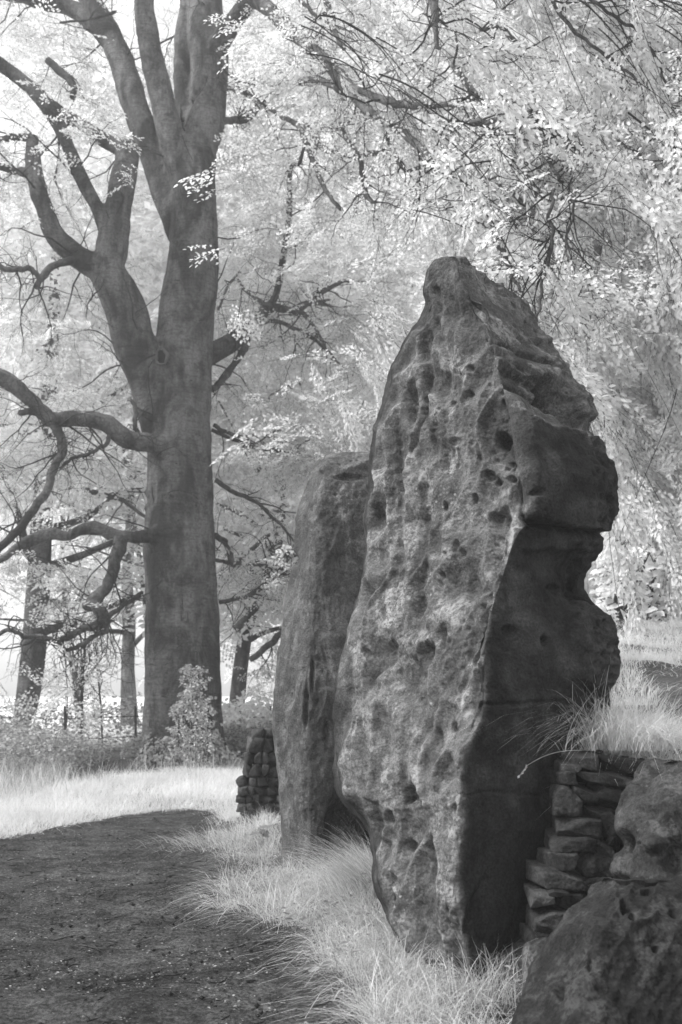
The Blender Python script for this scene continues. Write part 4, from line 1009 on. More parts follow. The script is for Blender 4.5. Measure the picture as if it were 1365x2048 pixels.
LIMB_PX = [(np.array([(a, b) for a, b, d, w in pts]), np.mean([d for a, b, d, w in pts]), max(w for a, b, d, w in pts)) for pts in BR if max(w for a, b, d, w in pts) >= 9]
def clear(p, r, prob=.8):
    """keep sprays from burying the stem and the limbs that show"""
    qx, qy = proj(p); keep = np.ones(len(p), bool)
    for ln, d, w in LIMB_PX:
        near_ = (p[:, 1] < d + .1) & (qx > ln[:, 0].min() - 40) & (qx < ln[:, 0].max() + 40) & (qy > ln[:, 1].min() - 40) & (qy < ln[:, 1].max() + 40)
        if near_.any():
            i = np.nonzero(near_)[0]; dd = polydist(qx[i], qy[i], ln); keep[i[(dd < w * .5 + 22) & (r.random(len(i)) < prob)]] = False
    stem = (qx > 205) & (qx < 475) & (p[:, 1] < 21.0) & (qy > -80); keep &= ~stem
    keep &= ~((qx > 30) & (qx < 240) & (qy > 260) & (qy < 620) & (p[:, 1] < 19.4) & (r.random(len(p)) < .6))
    return keep

# the beech's own tiers, behind, beside and a little in front of the stem
r1 = np.random.default_rng(31)
lb, tb = MB(), MB()
def keep_beech(px, py, d):
    stem = (px > 190) & (px < 510) & (d < 20.8)
    low = (py > 1190) & (px > 250)
    limb = (d < 18.7) & (px < 330) & (py > 480) & (py < 1300) & (r1.random(len(px)) > .10)
    top = (d < 18.9) & (px < 520) & (r1.random(len(px)) > .4)
    return ~(stem | low | limb | top)
for (nc, pxr, pyr, dr, ns) in [(205, (-260, 760), (-260, 1230), (17.6, 24.0), 26), (115, (450, 1500), (-260, 1150), (15.5, 23), 26)]:
    p, a, n = discs(r1, nc, pxr, pyr, dr, ns, 1.25, .06, .16, keep_beech); k = clear(p, r1); p, a, n = p[k], a[k], n[k]
    place(TPL, p, a, n, rnd(r1, len(p), .75, 1.2), lb, tb, nc)
# sprays along the visible limbs
p, a, n = [], [], []
for w, r in twigs:
    if r1.random() < .30:
        p.append(w[-1]); a.append(w[-1] - w[-3]); n.append(np.array([0, 0, 1]) + r1.normal(size=3) * .3)
p, a, n = map(np.array, (p, a, n)); qx, qy = proj(p)
k = clear(p, r1, .6) & ~((qx < 300) & (qy > 480) & (qy < 1320) & (p[:, 1] < 19) & (r1.random(len(p)) > .12)); p, a, n = p[k], a[k], n[k]
place(TPL, p, a, n, rnd(r1, len(p), .7, 1.1), lb, tb, 5)
# hand-set sprays hanging low in front of the stem, on twigs from the near limb
near = [(445, 345, 9.5, -1, .12, .9), (440, 372, 9.4, -1, .25, .85), (442, 485, 9.6, -1, .25, .8), (520, 60, 10.5, -1, -.15, 1.0), (505, 35, 10.3, -1, .25, .9), (470, 30, 10.6, -1, .1, .9), (500, 90, 10.4, -1, .35, 1.0), (545, 170, 10, -1, .1, 1.0),
        (520, 150, 10, -1, .3, .9), (560, 130, 10, -1, 0, 1.), (240, 260, 12, .6, .5, .8), (215, 275, 12, .9, .4, .9), (180, 230, 12.5, 1, .5, .9), (225, 345, 12, 1, .55, .6), (170, 200, 12.5, 1, .5, 1.), (600, 200, 10.5, -1, .2, 1.1), (620, 60, 11, -1, .1, 1.),
        (250, 330, 12, .8, .8, .6), (140, 180, 12, 1, .3, 1.), (60, 150, 12, 1, .3, 1.1), (30, 60, 12, 1, .2, 1.2), (90, 60, 12, 1, .2, 1.2), (150, 110, 12, 1, .4, 1.)]
pp, aa, nn, ss = [], [], [], []
for (x, y, d, dx, dz, s_) in near:
    for j in range(3):
        c = P(x + r1.normal() * 9, y + r1.normal() * 8, d + r1.normal() * .12); pp.append(c); aa.append(np.array([dx, -.15 + r1.normal() * .15, -dz + r1.normal() * .1])); nn.append(np.array([.1, -.45, 1]) + r1.normal(size=3) * .25); ss.append(s_ * r1.uniform(.5, .8))
place(TPL_L, np.array(pp), np.array(aa), np.array(nn), np.array(ss), (lbn := MB()), tb, 6)
o = lb.build('crown', M['leaf'], beech, smooth=False)
o = lbn.build('low_spray', M['leaf'], beech, smooth=False); tag(o, kind='stuff')
o = tb.build('shoots', M['twig'], beech); tag(o, kind='stuff')

# ------------------------------------------------------------------ drooping tree on the right: streaming curtains of leaves
wt_base = P(1215, 1262, 16.0); wt_base[2] = float(ground_z(wt_base[0], wt_base[1])) - .1
weep = empty('weeping_beech', wt_base, 'drooping beech whose hanging curtains of pale leaves fill the sky right of the tall stone', 'tree')
parts = [branch_path([(1230, 1330, 16, 90), (1215, 1200, 16, 74), (1200, 1050, 16, 64), (1186, 900, 16, 52), (1170, 760, 15.9, 46), (1180, 560, 15.7, 44), (1210, 330, 15.4, 40), (1230, 100, 15, 34), (1240, -200, 14.5, 26)], n=60, wob=.05),
         branch_path([(1200, 1000, 16, 40), (1250, 930, 15.8, 36), (1300, 800, 15.5, 34), (1340, 640, 15, 30), (1400, 420, 14.5, 26)], n=30, wob=.05),
         branch_path([(1180, 560, 15.7, 36), (1120, 430, 15.2, 30), (1060, 330, 14.8, 26), (960, 200, 14.2, 20), (900, 120, 14, 14)], n=30, wob=.05)]
remeshed(parts, 'trunk', M['bark_pale'], 0.04, weep)
wtw = []
for w, r in parts: grow(w, r, 16, 2.2, g_rng, wtw, 1.0, -.5)
lb, tb = MB(), MB()
r2 = np.random.default_rng(41)
def strands(r, nc, pxr, pyr, dr, lean, sp_len, per, keep=None):
    px = rnd(r, nc, *pxr); py = rnd(r, nc, *pyr); d = rnd(r, nc, *dr)
    if keep is not None: k = keep(px, py, d); px, py, d = px[k], py[k], d[k]
    C = P(px, py, d); out = [[], [], []]; lines = []
    for j, c in enumerate(C):
        dirn = np.array([lean(px[j], py[j]) + r.normal() * .18, r.normal() * .25, -1.0]); dirn /= np.linalg.norm(dirn)
        L = sp_len * r.uniform(.6, 1.35); t = np.sort(r.random(max(4, int(per * L)))); cur = r.normal(size=3) * .10
        pts = c + dirn * (t * L)[:, None] + cur * (t ** 2)[:, None] + r.normal(size=(len(t), 3)) * np.array([.07, .12, .05])
        out[0].append(pts); out[1].append(dirn[None] + r.normal(size=(len(t), 3)) * .27)
        nn_ = np.array([-.35, -.75, .55]) + r.normal(size=3) * .35; out[2].append(nn_[None] + r.normal(size=(len(t), 3)) * .35)
        if px[j] < 930: continue
        tt = np.linspace(-.1, 1, 9)[:, None]; lines.append((c + dirn * tt * L + cur * tt ** 2 * 2 + np.cumsum(np.cumsum(r.normal(size=(9, 3)) * .025, 0), 0), np.linspace(.007, .002, 9)))
    return [np.concatenate(x) for x in out] + [lines]
leanf = lambda px, py: np.interp(px, [600, 900, 1100, 1250, 1400], [.5, .85, .75, .35, .15])
def keep_w(px, py, d):
    low = (py > 1000) & (px < 1180)
    edge = px < np.interp(py, [-200, 0, 300, 600, 900], [640, 700, 830, 1000, 1150])
    gap = noise3(np.stack([px * .006, py * .006, d * .2], -1)) < -.22
    return ~(low | (edge & (r2.random(len(px)) > .25)) | gap)
for (nc, pxr, pyr, dr, per) in [(135, (640, 1560), (-420, 700), (10.0, 13.5), 13), (95, (1080, 1560), (400, 900), (11.5, 15.5), 13), (170, (600, 1600), (-380, 780), (13.0, 17.0), 12)]:
    p, a, n, ln = strands(r2, nc, pxr, pyr, dr, leanf, 2.5, per, keep_w); k = clear(p, r2, .62); p, a, n = p[k], a[k], n[k]
    place(TPL_D, p, a, n, rnd(r2, len(p), .6, 1.05), lb, tb, nc)
    wtw += ln
# long whips that sweep down and to the right out of the crown
for j in range(70):
    x0, y0, d0 = r2.uniform(560, 1330), r2.uniform(-160, 420), r2.uniform(10.5, 14.5)
    if y0 > 240 and x0 < 760: continue
    ln_ = r2.uniform(1.4, 3.6); m_ = 14; st = ln_ / m_; p_ = P(x0, y0, d0); dv = np.array([r2.uniform(.75, 1.2), r2.normal() * .2, -r2.uniform(.15, .6)]); pts = [p_]
    for k_ in range(m_):
        dv = dv + np.array([0, 0, -.085]) + r2.normal(size=3) * .07; dv /= np.linalg.norm(dv); p_ = p_ + dv * st; pts.append(p_)
    pts = np.array(pts); rr = np.linspace(r2.uniform(.007, .016), .0025, m_ + 1); wtw.append((pts, rr)); grow(pts, rr, 4, .7, r2, wtw, .7, -.35, 0)
o = lb.build('crown', M['leaf'], weep, smooth=False)
o = tb.build('shoots', M['twig'], weep); tag(o, kind='stuff')
o = tubes_mesh(wtw).build('twigs', M['twig'], weep); tag(o, kind='stuff')

# ------------------------------------------------------------------ trees standing farther back
def back_tree(px, py, d, wpx, h, crown_r, label, seed, lean=0.0, ncl=55, z0=.22, m='bark_far', name='tree', ns=16, vis=None, leafm='leaf_far'):
    r = np.random.default_rng(seed)
    b0 = P(px, py, d); b0[2] = float(ground_z(b0[0], b0[1]))
    root = empty(name, b0, label, 'tree', 'trees beyond the beech')
    rad = wpx * d / F_PX * .5
    t = np.linspace(0, 1, 16); path = b0 + np.stack([lean * h * t + .10 * h * .3 * np.sin(t * 5 + seed), .03 * h * np.sin(t * 4 + seed), h * t * .92 - .2], -1)
    if vis is not None:
        vp = np.array(vis, float); w = P(vp[:, 0], vp[:, 1], d); k = 14; w = catmull(w, k); r_v = np.interp(np.linspace(0, 1, k), np.linspace(0, 1, len(vp)), vp[:, 2]) * d / F_PX * .5
        path = w; rr = r_v
    else: rr = rad * (1 - .85 * t) * (1 + .5 * np.exp(-t * 30))
    b = MB(); v, q = tube(path, rr, 10); v = v + .05 * rad * noise3(v * 3)[:, None]; b.add(v, q); b.build('trunk', M[m], root)
    tw = []
    for _ in range(11):
        k = r.integers(int(len(path) * .25), len(path) - 1); p = path[k].copy(); an = r.uniform(0, 2 * PI); dd = np.array([math.cos(an), math.sin(an), r.uniform(.0, .6)]); pts = [p]
        for j in range(8): dd = dd + r.normal(size=3) * .18; dd /= np.linalg.norm(dd); p = p + dd * crown_r * .13; pts.append(p)
        lr = (np.array(pts), np.linspace(rr[k] * .4, .012, 9)); tw.append(lr); grow(lr[0], lr[1], 4, crown_r * .35, r, tw, 1, -.1, 1)
    o = tubes_mesh(tw, 4).build('limbs', M[m], root)
    lb = MB(); cpos = []
    top = b0[2] + h
    for _ in range(ncl):
        z = b0[2] + h * (z0 + (1 - z0) * r.random()); fr = (z - b0[2]) / h; rad_ = crown_r * math.sqrt(max(.05, 1 - ((fr - .5) / .62) ** 2)); an = r.uniform(0, 2 * PI); rr_ = rad_ * math.sqrt(r.random())
        cc = b0 + np.array([lean * h * fr + math.cos(an) * rr_, math.sin(an) * rr_, 0]); cc[2] = z; cpos.append(cc)
    P_, A_, N_ = [], [], []
    for c in cpos:
        mm = max(3, int(ns * r.uniform(.5, 1.5))); nrm = np.array([0, 0, 1.]) + r.normal(size=3) * .25; nrm /= np.linalg.norm(nrm)
        q = r.normal(size=(mm, 3)); q -= (q @ nrm)[:, None] * nrm; q *= crown_r * .22
        P_.append(c + q + nrm * r.normal(size=(mm, 1)) * .14 - np.array([0, 0, .05]) * np.sum(q ** 2, 1)[:, None]); A_.append(q + r.normal(size=(mm, 3)) * .5); N_.append(nrm[None] + r.normal(size=(mm, 3)) * .3)
    place(TPL_S, np.concatenate(P_), np.concatenate(A_), np.concatenate(N_), rnd(r, sum(map(len, P_)), .8, 1.4), lb, None, seed)
    lb.build('crown', M[leafm], root, smooth=False)
    return root
back_tree(52, 1450, 27, 46, 15, 5.0, 'leaning dark tree wrapped in ivy at the far left beyond the fence', 1, .03, 60, .42, 'bark_ivy', 'ivied_tree', vis=[(42, 1480, 36), (50, 1430, 44), (60, 1370, 50), (68, 1300, 50), (74, 1220, 48), (80, 1120, 46), (86, 1000, 42), (95, 850, 34), (110, 600, 24), (115, 400, 14)])
back_tree(258, 1440, 30, 30, 16, 5.2, 'pale slender tree between the ivied tree and the big beech', 2, 0, 60, .40, 'bark_pale', 'tree', vis=[(260, 1450, 38), (258, 1400, 32), (256, 1330, 26), (259, 1270, 27), (258, 1220, 25), (254, 1150, 22), (262, 1050, 20), (258, 900, 16), (262, 700, 12)])
back_tree(485, 1330, 27, 26, 14, 5.5, 'dark leaning tree seen between the beech and the stones', 3, .05, 70, .26, 'bark_far', 'tree', vis=[(470, 1460, 34), (482, 1330, 30), (500, 1230, 28), (525, 1170, 24), (550, 1110, 20), (562, 1050, 18), (565, 950, 14)])
back_tree(640, 1400, 31, 22, 17, 5.6, 'thin pale tree rising behind the shorter standing stone', 4, 0, 80, .2, vis=[(640, 1420, 24), (640, 1100, 20), (637, 900, 17), (636, 820, 15), (640, 700, 13), (650, 500, 10)])
back_tree(820, 1400, 36, 14, 21, 7.5, 'broad crowned tree hidden behind the tall stone', 5, 0, 110, .15)
back_tree(1180, 1380, 30, 14, 19, 6.5, 'bright tree behind the drooping beech, above the grassy bank', 6, 0, 110, .06)
back_tree(1420, 1380, 27, 14, 18, 6.5, 'bright bushy tree at the right edge beyond the bank', 7, 0, 100, .06)
back_tree(-120, 1400, 34, 14, 19, 7, 'bright crowned tree at the left edge behind the ivied tree', 8, 0, 90, .28)
back_tree(150, 1400, 42, 14, 23, 8, 'tall pale crown seen through the beech fork', 9, 0, 120, .26)
back_tree(420, 1400, 44, 14, 25, 8.5, 'tall tree directly behind the big beech', 10, 0, 130, .2)
back_tree(250, 1400, 30, 12, 22, 6.0, 'tall bright tree filling the gap behind the forked stems of the beech', 14, 0, 110, .55)
back_tree(700, 1400, 46, 14, 26, 9, 'tallest far tree above the shorter standing stone', 12, 0, 130, .12)
back_tree(1030, 1400, 46, 14, 25, 9, 'far tree showing above the tip of the tall stone', 13, 0, 130, .12)

# ------------------------------------------------------------------ grass, undergrowth
def blades(base, h, lean, width, mb, segs=3, curl=.5, rs=3):
    """base (n,3), h (n), lean (n,2) horizontal lean at the tip, width (n)"""
    n = len(base); r = np.random.default_rng(rs)
    ang = r.uniform(0, 2 * PI, n); sd = np.stack([np.cos(ang), np.sin(ang), 0 * ang], -1)
    t = np.linspace(0, 1, segs + 1); V = []
    for k, tt in enumerate(t):
        c = base.copy(); b_ = tt ** (1.0 + curl)
        c[:, 0] += lean[:, 0] * b_; c[:, 1] += lean[:, 1] * b_; c[:, 2] += h * (tt - .45 * (np.hypot(lean[:, 0], lean[:, 1]) / (h + .01)) ** 1.2 * tt ** 2.6)
        w = width * (1 - tt * .85) * .5
        if k < segs: V += [c + sd * w[:, None], c - sd * w[:, None]]
        else: V += [c]
    V = np.stack(V, 1); m = V.shape[1]; off = (np.arange(n) * m)[:, None, None]
    q = np.array([[2 * k, 2 * k + 1, 2 * k + 3, 2 * k + 2] for k in range(segs - 1)]); tr = np.array([[2 * segs - 2, 2 * segs - 1, 2 * segs]])
    base_n = mb.n; mb.add(V, (q[None] + off).reshape(-1, 4)) if segs > 1 else mb.add(V, (tr[None] + off).reshape(-1, 3))
    if segs > 1: mb.f.append(((tr[None] + off).reshape(-1, 3) + base_n).astype(np.int32))

r3 = np.random.default_rng(51)
def sample_px(n, box, poly=None, dens=None):
    x = r3.uniform(box[0], box[2], n); y = r3.uniform(box[1], box[3], n)
    if poly is not None: k = in_poly(x, y, poly); x, y = x[k], y[k]
    w, f = on_ground(x, y); return w[f], x[f], y[f]

# bright verge beyond the path
def tufts(C, n_each, rad, hh, mb, w=(.004, .008), fan=.7, flow=None, segs=3, rs=9, curl=.5):
    r = np.random.default_rng(rs); N_ = len(C); k = r.integers(int(n_each * .5), int(n_each * 1.5), N_); idx = np.repeat(np.arange(N_), k); n = len(idx)
    off = r.normal(size=(n, 2)) * rad; B = C[idx].copy(); B[:, :2] += off; B[:, 2] = ground_z(B[:, 0], B[:, 1]) - .012
    th = r.uniform(.55, 1.25, N_)[idx]; h = r.uniform(hh[0], hh[1], n) * th
    dirn = r.normal(size=(N_, 2))[idx] * .35
    if flow is not None: dirn = dirn + flow[idx]
    lean = (off / rad * fan * .6 + dirn + r.normal(size=(n, 2)) * fan * .45) * h[:, None]
    blades(B, h, lean, r.uniform(w[0], w[1], n), mb, segs, curl, rs)
mb = MB()
n = 11500; X = r3.uniform(-9.5, 0.6, n); Y = 9.6 + 12.0 * r3.random(n) ** 1.2
ed = Y - verge_y(X) + .35 * noise3(np.stack([X * 2, Y * 2, 0 * X], -1)); far_lim = np.interp(X, [-9, -4, -2.8, -1], [14.6, 15.2, 18.4, 20.5])
k = (ed > .05) & (Y < far_lim) & (np.hypot(X - base_pt[0], Y - base_pt[1]) > .95) & (X < rock_line(Y) - .1); X, Y, ed = X[k], Y[k], ed[k]
C = np.stack([X, Y, 0 * X], -1); near_e = ed < .5
tufts(C[near_e], 24, .08, (.05, .17), mb, (.0035, .007), 1.2, segs=2, rs=91)
hs = C[~near_e]; hl = hs[:, 1] > 16.3
tufts(hs[hl], 13, .10, (.06, .15), mb, (.005, .010), .8, segs=2, rs=95)
tufts(hs[~hl], 22, .12, (.10, .27), mb, (.0035, .007), .9, segs=3, rs=92)
o = mb.build('grass', M['grass_far'], smooth=False); tag(o, 'band of long bright grass along the far side of the path', kind='stuff')

# grass round the feet of the stones
mb = MB()
poly = [(515, 1632), (470, 1665), (445, 1715), (462, 1745), (440, 1800), (515, 1848), (585, 1870), (625, 1905), (668, 1955), (745, 1990), (735, 2048), (740, 2140), (985, 2140), (985, 1990), (965, 1940), (930, 1965), (850, 1900), (800, 1880), (760, 1830), (745, 1700), (640, 1760), (560, 1740), (560, 1660)]
B, x, y = sample_px(2600, (380, 1600, 1120, 2150), poly)
cl = noise3(np.stack([B[:, 0] * 2.6, B[:, 1] * 2.6, B[:, 0] * 0], -1)); k = (cl + r3.normal(size=len(B)) * .22 > -.10) & (r3.random(len(B)) < np.clip(1.45 - (y - 1600) / 620, .42, 1)); B, y = B[k], y[k]
flow = np.stack([noise3(B * 1.6 + 3), noise3(B * 1.6 + 13)], -1) * .7 + np.array([-.35, -.25])
tufts(B, 44, .06, (.07, .30), mb, (.0024, .0052), 1.35, flow, 4, 93, .7)
B, x, y = sample_px(16000, (380, 1600, 1120, 2150), poly)
blades(B, r3.uniform(.02, .07, len(B)), r3.normal(size=(len(B), 2)) * .04, r3.uniform(.003, .006, len(B)), mb, 2)
o = mb.build('grass', M['grass'], smooth=False); tag(o, 'tangled pale grass round the feet of the standing stones', kind='stuff')

# turf of the bank on the right
mb = MB()
n = 50000; X = r3.uniform(.6, 7.5, n); Y = 5.6 + 9.5 * r3.random(n) ** 1.1; side = X - rock_line(Y)
bare = in_poly(*proj(np.stack([X, Y, ground_z(X, Y)], -1)), [(1278, 1345), (1420, 1325), (1520, 1500), (1345, 1500), (1300, 1440)])
k = (side > .3) & (~bare | (r3.random(n) < .015)); X, Y = X[k], Y[k]; B = np.stack([X, Y, ground_z(X, Y) - .01], -1)
mm = r3.random(len(X)) < .10; cl = noise3(np.stack([X * 1.6, Y * 1.6, X * 0], -1)); kk = mm & (cl > -.15)
tufts(B[kk], 26, .09, (.08, .22), mb, (.004, .007), 1.1, np.tile(np.array([[-.3, -.35]]), (int(kk.sum()), 1)), 3, 94, .7)
B = B[~mm]; blades(B, r3.uniform(.03, .09, len(B)), r3.normal(size=(len(B), 2)) * .05, r3.uniform(.004, .008, len(B)), mb, 2)
o = mb.build('grass', M['grass_far'], smooth=False); tag(o, 'short bright turf covering the bank right of the stones', kind='stuff')

def tussock(px, py, d, n, hgt, sp_, dirn, label, seed, z=None, w=.004, fan=.6, cat='grass tuft', bright=False):
    r = np.random.default_rng(seed); c = P(px, py, d)
    if z is None: c[2] = float(ground_z(c[0], c[1]))
    root = c; B = np.zeros((n, 3)); B[:, 0] = r.normal(size=n) * sp_[0]; B[:, 1] = r.normal(size=n) * sp_[1]
    B[:, 2] = -.02
    h = hgt * r.uniform(.45, 1.2, n); lean = (np.array(dirn)[None] + np.clip(r.normal(size=(n, 2)), -1.8, 1.8) * fan + B[:, :2] * 1.5) * h[:, None]
    mb = MB(); blades(B, h, lean, r.uniform(.6, 1.2, n) * w, mb, 5, .5, seed); o = mb.build('grass_tussock', M['grass_far' if bright else 'grass'], smooth=False, loc=tuple(float(t) for t in root)); tag(o, label, cat); return o
tussock(1190, 1490, 5.75, 420, .50, (.07, .07), (-.55, -.45), 'large arching grass tuft spilling over the left end of the near drystone wall', 61, 1)
tussock(1262, 1490, 5.75, 2600, .36, (.15, .11), (.1, -.3), 'dense bright rounded grass tuft on the wall top, right of the arching tuft', 62, 1, fan=.9, bright=True)
tussock(1250, 1425, 6.5, 1100, .34, (.22, .2), (.2, -.3), 'bright grass tuft higher on the bank, against the tall stone', 63, fan=.8, bright=True)
tussock(735, 1745, 6.9, 900, .50, (.12, .12), (-.75, -.45), 'long combed grass tuft drooping left between the two standing stones', 64, fan=.22)
tussock(462, 1705, 9.7, 1000, .26, (.24, .2), (-.5, -.35), 'grass tuft drooping onto the path beside the rubble wall end', 65, w=.006, fan=.5)
tussock(1000, 1960, 5.0, 160, .32, (.12, .1), (.3, -.2), 'sparse dark-rooted grass tuft between the tall stone and the corner boulder', 66, fan=.7)

# seeding stalk that leans out from the wall-top tuft
st = [(1190, 1500, 5.6, 3), (1130, 1502, 5.5, 2.5), (1090, 1512, 5.45, 2.2), (1056, 1530, 5.4, 2)]
w, r = branch_path(st); b = MB(); v, q = tube(w, r * .5, 4); b.add(v, q)
root = empty('grass_stalk', w[0], 'bent grass stalk with a seed head before the dark face of the tall stone', 'grass stalk')
b.build('stem', M['grass'], root)
b = MB(); hd = P(1056, 1530, 5.4); nn = 26; tt = np.linspace(0, 1, nn)[:, None]; e = P(1036, 1556, 5.38)
bp = hd + (e - hd) * tt * .8; dirv = (e - hd) / np.linalg.norm(e - hd)
sd = np.random.default_rng(4).normal(size=(nn, 3)) * .006; L = .022
V = np.stack([bp, bp + dirv * L * .5 + sd, bp + dirv * L], 1); b.add(V, np.arange(nn * 3).reshape(-1, 3)); b.build('seed_head', M['grass'], root, smooth=False)

# undergrowth hump behind the verge (left), bushes by the fence
def bush_leaves(n, boxes, size, m, label, rs, kind='stuff', name='undergrowth', stems=0, wall=None):
    r = np.random.default_rng(rs); lv, lf = leaf_shape(2); Pn = []
    for (x0, x1, y0, y1, hmax, k) in boxes:
        X = r.uniform(x0, x1, int(n * k)); Y = r.uniform(y0, y1, int(n * k)); Hh = hmax * (.75 + .35 * noise3(np.stack([X * .9, Y * .9, X * 0 + rs], -1))) * np.sin(np.clip((X - x0) / (x1 - x0), .03, .97) * PI) ** .25
        Z = ground_z(X, Y) + Hh * r.random(len(X)) ** .7; Pn.append(np.stack([X, Y, Z], -1))
    Pn = np.concatenate(Pn); n = len(Pn)
    a = r.uniform(0, 2 * PI, n); ax = np.stack([np.cos(a), np.sin(a), r.normal(size=n) * .5 - .1], -1); nm = r.normal(size=(n, 3)) * .5 + np.array([0, -.3, 1.])
    mb = MB(); place([(lv, lf, lv[:3], lf[:1])], Pn, ax, nm, size * r.uniform(.5, 1.3, n), mb, None, rs)
    o = mb.build(name, m, smooth=False); tag(o, label, kind=kind); return Pn
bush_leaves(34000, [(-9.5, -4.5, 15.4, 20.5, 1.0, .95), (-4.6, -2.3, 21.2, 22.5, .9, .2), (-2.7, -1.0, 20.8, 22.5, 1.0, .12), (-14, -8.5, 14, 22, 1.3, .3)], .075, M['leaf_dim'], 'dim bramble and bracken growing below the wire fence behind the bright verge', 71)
bush_leaves(9000, [(-4.2, -1.7, 22.6, 24, 1.3, .3), (-3.5, 1.5, 21, 25, 1.6, 1.0)], .13, M['leaf'], 'bright bramble filling the gap between the beech and the rubble wall end', 72)
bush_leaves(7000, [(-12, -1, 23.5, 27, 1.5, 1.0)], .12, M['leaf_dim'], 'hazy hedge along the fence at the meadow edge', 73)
# stems standing in the undergrowth
# coarse dry stalks of the verge
mb = MB(); n = 7000; X = r3.uniform(-9.5, -1.6, n); Y = np.interp(X, [-9, -4, -2.8, -1], [14.2, 15.0, 17.2, 20.0]) + r3.normal(size=n) * .7; k = (np.hypot(X - base_pt[0], Y - base_pt[1]) > 1.2) & ((X < -4.1) | (r3.random(n) < .15))
B = np.stack([X, Y, ground_z(X, Y)], -1)[k]; h = r3.uniform(.2, .6, len(B)); blades(B, h, (r3.normal(size=(len(B), 2)) * .4) * h[:, None], r3.uniform(.006, .011, len(B)), mb, 2)
o = mb.build('grass', M['grass'], smooth=False); tag(o, 'tall seeding grass in front of the brambles', kind='stuff')

# nettles / ivy climbing at the foot of the beech
def climber(name, label, cat, outline, d, n, size, m, seed, thick=.22):
    r = np.random.default_rng(seed); xs = [p[0] for p in outline]; ys = [p[1] for p in outline]
    x = r.uniform(min(xs), max(xs), n * 3); y = r.uniform(min(ys), max(ys), n * 3); k = in_poly(x + 9 * noise3(np.stack([y * .06, x * .03, x * 0], -1)) * 2, y + 8 * noise3(np.stack([x * .09, y * .02, x * 0 + 4], -1)) * 2, outline); x, y = x[k][:n], y[k][:n]
    k = noise3(np.stack([x * .06, y * .05, x * 0 + seed], -1)) + r.normal(size=len(x)) * .25 > np.interp(y, [min(ys), min(ys) + 60, max(ys)], [.05, -.2, -.25]); x, y = x[k], y[k]
    Pn = P(x, y, d + r.normal(size=len(x)) * thick * .5 - thick); root = empty(name, P((min(xs) + max(xs)) / 2, max(ys), d), label, cat)
    a = r.uniform(0, 2 * PI, len(x)); ax = np.stack([np.cos(a), np.sin(a) * .4 - .3, -.5 + .3 * r.normal(size=len(x))], -1); nm = np.array([-.2, -1, .7]) + r.normal(size=(len(x), 3)) * .5
    lv, lf = leaf_shape(2); mb = MB(); place([(lv * np.array([1, .95, 1]), lf, lv[:3], lf[:1])], Pn, ax, nm, size * r.uniform(.6, 1.3, len(x)), mb, None, seed); o = mb.build('leaves', m, root, smooth=False); tag(o, kind='stuff')
    b = MB()
    for j in range(16):
        x0 = r.uniform(min(xs) + 20, max(xs) - 20); tp = r.uniform(min(ys) + 10, min(ys) + .6 * (max(ys) - min(ys)))
        if not in_poly(np.array([x0]), np.array([tp + 10.]), outline)[0]: continue
        w, rr = branch_path([(x0 + r.normal() * 8, max(ys) + 8, d - thick, 2.5), (x0 + r.normal() * 5, (max(ys) + tp) / 2, d - thick, 2.), (x0, tp, d - thick, 1.2)], n=8); v, q = tube(w, rr, 4); b.add(v, q)
    b.build('stems', M['twig'], root); return root
climber('climbing_shrub', 'pale leafy shrub growing up the foot of the big beech', 'shrub', [(372, 1328), (385, 1335), (412, 1335), (420, 1350), (424, 1400), (428, 1440), (432, 1500), (440, 1540), (340, 1540), (335, 1490), (345, 1440), (352, 1400), (366, 1370), (362, 1345)], 19.0, 8500, .050, M['leaf_ivy'], 81, .4)
climber('low_shrub', 'straggly low shrub at the left root of the big beech', 'shrub', [(296, 1460), (310, 1475), (335, 1478), (345, 1530), (270, 1545), (285, 1500)], 18.9, 650, .085, M['leaf_ivy'], 82)
climber('low_shrub', 'small leafy shrub at the right root of the big beech', 'shrub', [(430, 1440), (442, 1450), (440, 1480), (475, 1510), (480, 1545), (425, 1545), (425, 1490)], 19.0, 450, .085, M['leaf_ivy'], 83)
# sapling-like bush with broad leaves behind the right shoulder of the tall stone
def broad_bush():
    root = empty('young_sycamore', P(1250, 1290, 13.4), 'broad-leaved young sycamore behind the shoulder of the tall stone', 'shrub')
    r = np.random.default_rng(91); tw = []
    for x0, x1 in [(1240, 1225), (1250, 1290), (1245, 1250), (1330, 1340), (1300, 1310)]:
        tw.append(branch_path([(x0, 1290, 13.4, 13), (x0 - 4, 1240, 13.4, 11), ((x0 + x1) / 2, 1190, 13.3, 8), (x1, 1120, 13.3, 4)], n=14, wob=.04))
    for w, rr in list(tw): grow(w, rr, 6, .6, r, tw, 1, .1, 1)
    tubes_mesh(tw, 5).build('stems', M['twig'], root)
    lv = np.array([[0, 0, 0], [.1, .35, .02], [.42, .5, -.05], [.55, .3, .04], [1, 0, -.1], [.55, -.3, .04], [.42, -.5, -.05], [.1, -.35, .02]]); lf = np.array([[0, 4, 3, 1], [1, 3, 2, 2], [0, 7, 5, 4], [7, 6, 6, 5]]); lf = np.array([[0, 4, 3, 1], [0, 7, 5, 4]])
    x = r.uniform(1190, 1480, 1500); y = r.uniform(1090, 1290, 1500) ; Pn = P(x, y, r.uniform(12.9, 14.2, 1500)); a = r.uniform(0, 2 * PI, 1500)
    ax = np.stack([np.cos(a), np.sin(a), -.35 + 0 * a], -1); nm = np.array([-.1, -.6, 1]) + r.normal(size=(1500, 3)) * .35; mb = MB()
    place([(lv, lf, lv[:3], lf[:1, :3])], Pn, ax, nm, .15 * r.uniform(.6, 1.2, 1500), mb, None, 91); o = mb.build('leaves', M['leaf'], root, smooth=False); tag(o, kind='stuff')
broad_bush()

